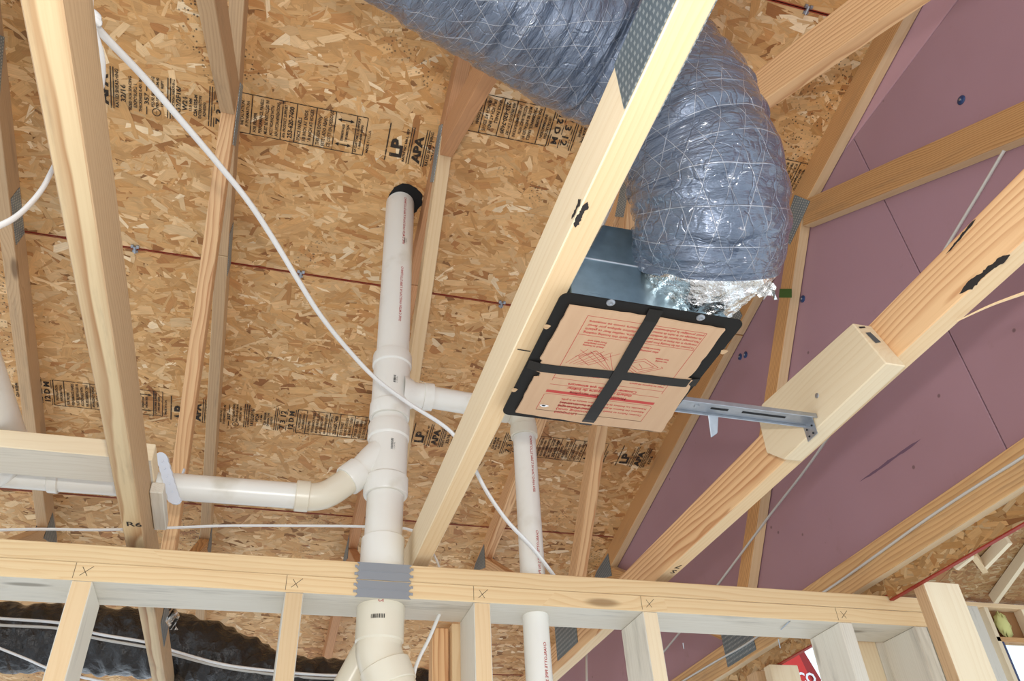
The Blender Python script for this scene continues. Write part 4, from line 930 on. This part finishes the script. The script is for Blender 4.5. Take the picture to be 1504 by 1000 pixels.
# curvature: folds deepen on the inside of the bend
K = np.gradient(T_, axis=0) / np.gradient(sl_)[:, None]; kmag = np.linalg.norm(K, axis=1); kin = (K[:, None] * (U_[:, None] * np.cos(th)[None, :, None] + V_[:, None] * np.sin(th)[None, :, None])).sum(-1) / 6.
for i in range(150):
    s0 = g.uniform(.02, LEN); a = g.uniform(.0015, .0068); w = g.uniform(.004, .011); tlt = g.normal(0, .022); ph = g.uniform(0, 6.28); mid = g.uniform(0, 6.28); sp = g.uniform(.5, 1.8)
    env = np.exp(-((np.angle(np.exp(1j * (TH - mid)))) / sp) ** 2)
    cen = s0 + tlt * np.sin(TH + ph) + .006 * np.sin(3 * TH + ph * 2)
    rad -= a * env * np.exp(-((SSg - cen) / w) ** 2)
    rad += .45 * a * env * np.exp(-((SSg - cen - 1.9 * w) / (1.3 * w)) ** 2)
rad -= np.clip(kin, 0, 1.2) * .006 * (1 + np.sin(SSg * 210 + 2 * np.sin(TH * 2)))
for s0, a, w, mid_, sp, tl_ in ((.105, .013, .007, 0, 1.15, .03), (.128, .008, .006, .3, .9, -.015), (.19, .007, .006, -.4, .8, .02), (.40, .009, .007, 0, 1.0, .02), (.47, .007, .006, .5, .9, -.02)):   # deep folds on the inside of the bend
    i0 = int(np.argmin(abs(sl_ - s0))); tin = th[int(np.argmax(kin[i0]))] + mid_; dth = np.angle(np.exp(1j * (TH - tin)))
    rad -= a * np.exp(-(dth / sp) ** 2) * np.exp(-((SSg - s0 - tl_ * dth) / w) ** 2); rad += .5 * a * np.exp(-(dth / sp) ** 2) * np.exp(-((SSg - s0 - tl_ * dth - 2.2 * w) / (1.5 * w)) ** 2)
for i in range(420):      # short crumples
    s0 = g.uniform(0, LEN); t0 = g.uniform(0, 6.28); L_, w = g.uniform(.15, .5), g.uniform(.0028, .006); sk = g.normal(0, .05); a = g.uniform(.0008, .0026)
    dth = np.angle(np.exp(1j * (TH - t0))); rad -= a * np.exp(-(dth / L_) ** 2) * np.exp(-((SSg - s0 - sk * dth) / w) ** 2)
nzf = np.zeros_like(rad)
for f1, f2, am in ((2, 14, .0030), (3, 31, .0018), (5, 60, .0012)): nzf += am * np.sin(f1 * TH + 3 * np.sin(f2 * SSg) + f2) * np.sin(f2 * SSg + 1.5 * np.cos(f1 * TH))
rad += nzf
# dent rings near the wall-side end
rad *= (1 - .07 * np.exp(-((SSg - .0) / .05) ** 2))
rad[0] *= .985
link('jacket', tube_mesh('jacket', path, rad, seg, caps=False, uv=True), 'duct', fd)
# a pulled-in band: dark crease where the wrap folds at the inner bend is part of the jacket relief
# foil tape skirt joining the jacket to the fan collar
t0v = np.array(T_[0]); base = np.array(pts[0]); N1, N2 = 22, 90; V = []; F = []; g = np.random.default_rng(5)
end = np.array((.402, -.868, .070))
for i in range(N1 + 1):
    t = i / N1; c = base + (end - base) * t; ax_ = t0v
    for j in range(N2):
        a = 2 * math.pi * j / N2; r = .1075 - .046 * t ** 1.1 + (.004 * math.sin(a * 7 + 4 * t) + .003 * math.sin(a * 13 + 9 * t) + .0015 * g.normal()) * min(1, t * 4)
        if t == 0: r = .105
        V.append(c + (ax_ * .006 if i == 0 else 0) + (U_[0] * math.cos(a) + V_[0] * math.sin(a)) * r + ax_ * (.0))
for i in range(N1):
    for j in range(N2): F.append((i * N2 + j, i * N2 + (j + 1) % N2, (i + 1) * N2 + (j + 1) % N2, (i + 1) * N2 + j))
link('foil_tape', np_mesh('foil_tape', V, F, True), 'foil', fd)
# loose foil tail at the right end
tp0 = at((1108, 420), 'y', -.96)
V = []; F = []
for i in range(9):
    for j in range(7):
        V.append(tp0 + np.array((.004 * i + .004 * math.sin(j * 2 + i), .0, .007 * j - .018)) + np.array((0, .006 * math.sin(i * 1.9 + j), .003 * math.sin(i * 2.7 + j))))
for i in range(8):
    for j in range(6): F.append((i * 7 + j, (i + 1) * 7 + j, (i + 1) * 7 + j + 1, i * 7 + j + 1))
link('foil_tail', np_mesh('foil_tail', V, F), 'foil', fd)

# ------------------------------------------------------------------ cables
D_ = lambda lst: [far((a, b), c) for a, b, c in lst]
cab = D_([(133, 30, 1.10), (155, 55, 1.16), (210, 112, 1.27), (262, 172, 1.36), (320, 240, 1.46), (365, 296, 1.54), (402, 352, 1.62), (437, 410, 1.69), (470, 462, 1.76), (510, 512, 1.83), (552, 556, 1.885), (600, 592, 1.93), (660, 632, 1.955), (690, 675, 1.945), (715, 722, 1.94), (745, 765, 1.945), (780, 802, 1.97), (808, 838, 2.00), (818, 852, 2.01)])
cable('white_cable', cab, .0062, 'long white cable draped from the weathered left chord across the stack to the plate', flat=.62)
kn = thing('cable_knot', 'white cable knot tied at the right edge of the weathered left chord', 'cable', tuple(far((130, 28), 1.09)))
for i, (a, b) in enumerate((((122, 26), (136, 20)), ((124, 33), (137, 26)))):
    p_, q_ = far(a, 1.085), far(b, 1.09); m_ = (p_ + q_) / 2
    link('loop', tube_mesh('loop', crom([p_ + CF * .012, p_, m_ - CF * .008, q_, q_ + CF * .012], 6), .0062, 10, .7), 'cable', kn)
link('tail', tube_mesh('tail', crom(D_([(128, 32, 1.10), (137, 50, 1.12), (146, 80, 1.16), (148, 105, 1.2), (146, 128, 1.24)]), 8), .006, 10, .6), 'cable', kn)
link('tail', tube_mesh('tail', crom(D_([(130, 24, 1.09), (129, 5, 1.08), (128, -20, 1.07)]), 6), .006, 10, .6), 'cable', kn)
cable('white_cable', D_([(-60, 352, 1.25), (0, 331, 1.27), (30, 313, 1.29), (58, 283, 1.32), (74, 255, 1.36), (92, 215, 1.42), (108, 150, 1.38), (118, 85, 1.26), (124, 45, 1.14)]), .0056, 'white cable arcing across the left edge behind the weathered chord', flat=.62)
cable('white_cable', [at(q, 'y', v) for q, v in (((-30, 779), .10), ((60, 777), .10), ((150, 778), .11), ((250, 775), .12), ((330, 772), .13), ((430, 772), .135), ((530, 773), .14), ((600, 777), .14), ((625, 797), .13), ((641, 822), .11), ((648, 845), .09))], .0046, 'thin white cable running level just above the wall plate behind the stack', flat=.6)
cable('grey_cable', [at(q, 'x', 1.3567) for q in ((1560, 632), (1504, 670), (1450, 704), (1400, 736), (1350, 770), (1300, 806), (1250, 842), (1215, 866), (1150, 908), (1096, 946), (1050, 972), (1000, 1002), (950, 1035))], .0052, 'grey cable stapled along the face of the gable truss bottom chord', 'grey_cable', .6)
cable('grey_cable', [at(q, 'x', 1.345) for q in ((1475, 221), (1466, 236), (1434, 290), (1400, 346), (1300, 512), (1200, 666), (1125, 764), (1050, 864), (994, 934), (960, 975))], .0045, 'thin straight grey cable crossing the mauve foam wall behind the orange chord', 'grey_cable', .7)
cable('white_cable', [at(q, 'y', v) for q, v in (((648, 896), .095), ((642, 910), .085), ((630, 938), .075), ((615, 968), .07), ((608, 990), .07), ((606, 1020), .07))], .0050, 'short white cable hanging out of the plate beside the lower stack', flat=.6)
cable('grey_cable', [at(q, 'y', v) for q, v in (((861, 930), .9), ((861, 960), .9), ((862, 1015), .9))], .006, 'short vertical grey cable below the plate right of the thin pipe', 'grey_cable')
cable('white_cable', [at(q, 'y', v) for q, v in (((925, 225), -.80), ((912, 262), -.79), ((898, 300), -.78), ((884, 335), -.77), ((874, 372), -.76))], .012, 'flat white lead showing between the pale chord and the silver duct', flat=.25)
k = link('fluted_chip', np_mesh('chip', [at(q, 'z', -.078) + np.array((0, 0, dz)) for q, dz in (((767, 906), 0), ((770, 918), -.012), ((783, 931), -.03), ((777, 922), -.02), ((771, 906), -.001))], [(0, 1, 2), (0, 2, 3, 4)]), 'pine', wf); k.name = 'torn_chip'

# ------------------------------------------------------------------ black duct behind the wall, with cables on it
bd = thing('black_duct', 'long black plastic-wrapped flexible duct lying behind the wall at lower left', 'flexible duct', (-1.2, 1.3, .4))
bp = []
for px, yy in (((-160, 925), 1.35), ((0, 935), 1.35), ((90, 938), 1.35), ((180, 942), 1.34), ((270, 952), 1.33), ((335, 975), 1.31), ((385, 1000), 1.3), ((450, 1015), 1.3), ((530, 1017), 1.3), ((620, 1030), 1.3)): bp.append(at(px, 'y', yy))
pth = crom(bp, 26); sB = np.concatenate([[0], np.cumsum(np.linalg.norm(np.diff(pth, axis=0), axis=1))]); thB = np.arange(64) * 2 * np.pi / 64
rB = .108 + .0018 * np.sin(sB[:, None] * 150 + .8 * np.sin(2 * thB)) + .004 * np.sin(sB[:, None] * 47 + 3 * thB) + .003 * np.sin(sB[:, None] * 90 - 5 * thB)
link('jacket', tube_mesh('jacket', pth, rB, 64), 'black_jacket', bd)
Cb = lambda lst, dy: [at((a, b), 'y', dy) for a, b in lst]
cable('white_cable', Cb([(-60, 902), (0, 908), (90, 915), (140, 930), (220, 944), (262, 958), (330, 976), (400, 985), (470, 991), (540, 992)], 1.17), .0085, 'white cable lying along the black duct, upper of the pair', flat=.5)
cable('white_cable', Cb([(-60, 913), (0, 918), (88, 923), (140, 937), (225, 952), (262, 963), (330, 980), (400, 990), (470, 996), (540, 997)], 1.19), .0085, 'greyish cable lying along the black duct, lower of the pair', 'grey_cable', .5)
cable('white_cable', Cb([(-40, 936), (0, 952), (40, 968), (70, 981), (110, 992), (170, 1005)], 1.16), .0075, 'white cable slanting down across the black duct at the bottom left', flat=.5)
ft = thing('foil_scrap', 'crumpled silver foil scrap under the plate on the weathered left chord', 'foil', tuple(at((254, 915), 'y', .45)))
V = []; F = []
for i in range(6):
    for j in range(9): V.append(at((246 + 3 * i + 3 * math.sin(j + i), 893 + 4 * j), 'y', .45 + .02 * math.sin(i * 2 + j * 1.7)))
for i in range(5):
    for j in range(8): F.append((i * 9 + j, (i + 1) * 9 + j, (i + 1) * 9 + j + 1, i * 9 + j + 1))
link('foil_sheet', np_mesh('foil_sheet', V, F), 'foil', ft)

# ------------------------------------------------------------------ next room beyond the gable opening
wb = structure('wall_back', (6, 3.9, 1.6))
fy = 3.9; P = lambda px, y=fy: at(px, 'y', y)
zpl = 1.628
box('sheathing_panel', (5.2, fy + .02, -2.5), (5.66, fy + .04, zpl - .02), 'grey_daylit_wood', wb, 0)
board('stud', (5.78, fy + .045, -2.5), (5.78, fy + .045, zpl - .019), .20, .09, 'grey_daylit_wood', wb, up=(0, 1, 0))
board('top_plate', (4.6, fy + .045, zpl), (7.6, fy + .045, zpl), .09, .038, 'pine', wb)
for px in ((1447, 890), (1504, 898)):
    c = P(px); board('stud', (c[0], fy + .045, -2.5), (c[0], fy + .045, zpl - .019), .045, .09, 'pine_cream', wb, up=(0, 1, 0))
c0, c1 = P((1465, 938)), P((1504, 942))
board('header', (5.95, fy + .045, c0[2]), (7.4, fy + .045, c0[2]), .09, .04, 'amber', wb)
box('sheathing_panel', (5.93, fy + .092, c0[2] + .0), (7.5, fy + .105, zpl), 'osb', wb, 0)
wn = structure('window_1', (6.6, fy + .05, 1.0))
wx = P((1484, 970))[0]
board('window_frame', (wx, fy + .03, -.4), (wx, fy + .03, c0[2] - .02), .05, .05, 'winframe', wn, up=(0, 1, 0))
gl, nt_, bs_ = newmat('window_glass'); bs_.inputs['Transmission Weight'].default_value = 1; bs_.inputs['Roughness'].default_value = .02; bs_.inputs['Base Color'].default_value = (.9, .97, 1, 1); bs_.inputs['IOR'].default_value = 1.1
M['glass'] = gl
box('pane', (5.95, fy + .055, -.4), (7.5, fy + .059, c0[2] - .02), 'glass', wn, 0)
ins = tag(link('insulation_tuft', np_mesh('insulation_tuft', *(lambda: (
    [tuple(Vector(P((1479, 915))) + Vector((math.sin(a) * math.cos(b) * (.07 + .025 * math.sin(5 * a + 7 * b)), .05 + .03 * math.sin(a) * math.sin(b), math.cos(a) * (.10 + .03 * math.sin(3 * b + 4 * a))))) for a in np.linspace(.15, 3, 9) for b in np.arange(14) * .4488],
    [(i * 14 + j, i * 14 + (j + 1) % 14, (i + 1) * 14 + (j + 1) % 14, (i + 1) * 14 + j) for i in range(8) for j in range(14)]))(), smooth=True), 'foamyellow'), 'tuft of pale yellow insulation stuffed in the far stud bay', 'insulation')
ins.data.update()
z2 = lambda y: 1.70 + PITCH * (fy - y)
ce2 = structure('ceiling', (5, 2, 2.2))
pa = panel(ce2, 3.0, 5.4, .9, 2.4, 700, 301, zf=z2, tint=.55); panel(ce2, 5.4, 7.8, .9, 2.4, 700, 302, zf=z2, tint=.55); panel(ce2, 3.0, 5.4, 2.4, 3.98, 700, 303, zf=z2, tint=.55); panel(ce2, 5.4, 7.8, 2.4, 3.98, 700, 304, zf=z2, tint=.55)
def rafter(px0, px1, m, h=.10):
    # underside line through two sight lines on a plane just below the deck
    def hit(px):
        d = ray(px); n_ = np.array((0, PITCH, 1.)); return CAM + d * ((1.70 + PITCH * fy - h) - n_ @ CAM) / (n_ @ d)
    a, b = hit(px0), hit(px1); return a, b
t5 = thing('roof_truss', 'pale rafter board in the next room seen past the wall post', 'rafter', (5.0, 2.4, 2.0))
a, b = rafter((1530, 793), (1462, 887), 'pine'); board('top_chord', a + np.array((0, 0, .045)), b + np.array((0, 0, .045)), .045, .09, 'pine_cream', t5)
t6 = thing('rafter_block', 'short block between rafters in the next room, beside the post top', 'wood block', (4.6, 2.0, 2.0))
a, b = rafter((1483, 799), (1445, 838), 'pine'); board('block', a + np.array((0, 0, .045)), b + np.array((0, 0, .045)), .045, .09, 'pine_cream', t6)
a, b = rafter((1430, 818), (1448, 842), 'pine'); board('block', a + np.array((0, 0, .045)), b + np.array((0, 0, .045)), .045, .09, 'pine', t6)
a, b = rafter((1404, 838), (1430, 818), 'pine'); board('block', a + np.array((0, 0, .045)), b + np.array((0, 0, .045)), .045, .09, 'pine_cream', t6)

box('roofing_felt', (2.9, .85, 2.62), (7.9, 4.1, 2.66), 'felt', ce2, 0)
# red sign outside, under the sheathing edge
sgn = thing('red_sign', 'red sign with white round letters seen outside under the sheathing edge', 'sign', tuple(at((1182, 985), 'y', 3.)))
y_ = 3.0; Q = lambda px, dy=0: tuple(at(px, 'y', y_ + dy))
def slab(name, pxs, m, dy, th):
    V = [Q(p, dy) for p in pxs] + [tuple(np.array(Q(p, dy)) + np.array((0, th, 0))) for p in pxs]; n = len(pxs)
    bm = bmesh.new(); vs = [bm.verts.new(v) for v in V]; bm.faces.new(vs[:n]); bm.faces.new(vs[n:][::-1])
    for i in range(n): bm.faces.new((vs[i], vs[n + i], vs[n + (i + 1) % n], vs[(i + 1) % n]))
    bmesh.ops.recalc_face_normals(bm, faces=bm.faces); return link(name, bm_mesh(bm, name), m, sgn)
slab('sign_face', [(1085, 1010), (1130, 962), (1172, 958), (1192, 1000), (1192, 1120), (1085, 1120)], 'redpaint', 0, .04)
slab('sign_edge', [(1172, 958), (1180, 955), (1206, 998), (1206, 1120), (1192, 1120), (1192, 1000)], 'darkred', .002, .05)
k = Ink(); c = np.array(Q((1172, 1003), -.004)); k.text('CO', 0, 0, .095, None, .006); k.place('sign_lettering', c, (1, 0, 0), (0, 0, 1), 'whitepaint', sgn)


# ------------------------------------------------------------------ third level: marks, screws and prints belong to the piece that carries them
bpy.context.view_layer.update()
kids = {}
for o in COL.objects:
    if o.parent: kids.setdefault(o.parent.name, []).append(o)
base = lambda o: o.name.split('.')[0]
def nearest(o, cands):
    def c(m): 
        b = [m.matrix_world @ Vector(v) for v in m.bound_box]; return b
    oc = sum(c(o), Vector()) / 8; best = None
    for m in cands:
        b = c(m); lo = [min(v[i] for v in b) for i in range(3)]; hi = [max(v[i] for v in b) for i in range(3)]
        d = sum(max(lo[i] - oc[i], 0, oc[i] - hi[i]) ** 2 for i in range(3)) + 1e-6 * (Vector(lo) - Vector(hi)).length
        if best is None or d < best[0]: best = (d, m)
    return best[1]
RULE = {'scuff_mark': ('bottom_chord', 'block'), 'ink_mark': ('bottom_chord',), 'ink_line': ('bottom_chord',), 'green_mark': ('web',), 'splinter': ('bottom_chord',), 'pipe_print': ('pipe', 'vent_pipe', 'street_hub'),
        'barcode': ('pipe', 'wye', 'sanitary_tee', 'street_hub'), 'red_print': ('cardboard_sheet',), 'torn_hole': ('cardboard_sheet',), 'keyhole_slot': ('flange',), 'slot': ('rail',), 'rail_flange': ('rail',), 'nail_hole': ('foot_plate',),
        'nail_tooth': ('steel_sheet',), 'crease': ('steel_sheet',), 'stud_tooth': ('strap',), 'foil_tail': ('foil_tape',), 'box_lip': ('wiring_box',), 'sign_lettering': ('sign_face',), 'tail': ('loop',), 'screw': ('flange', 'rail', 'block')}
todo = []
for o in COL.objects:
    if o.parent and o.parent.parent is None and base(o) in RULE:
        cs = [m for m in kids.get(o.parent.name, []) if base(m) in RULE[base(o)]]
        if cs: todo.append((o, nearest(o, cs)))
for o, p in todo:
    mw = o.matrix_world.copy(); o.parent = p; o.matrix_parent_inverse = Matrix.Identity(4); o.matrix_local = p.matrix_world.inverted() @ mw
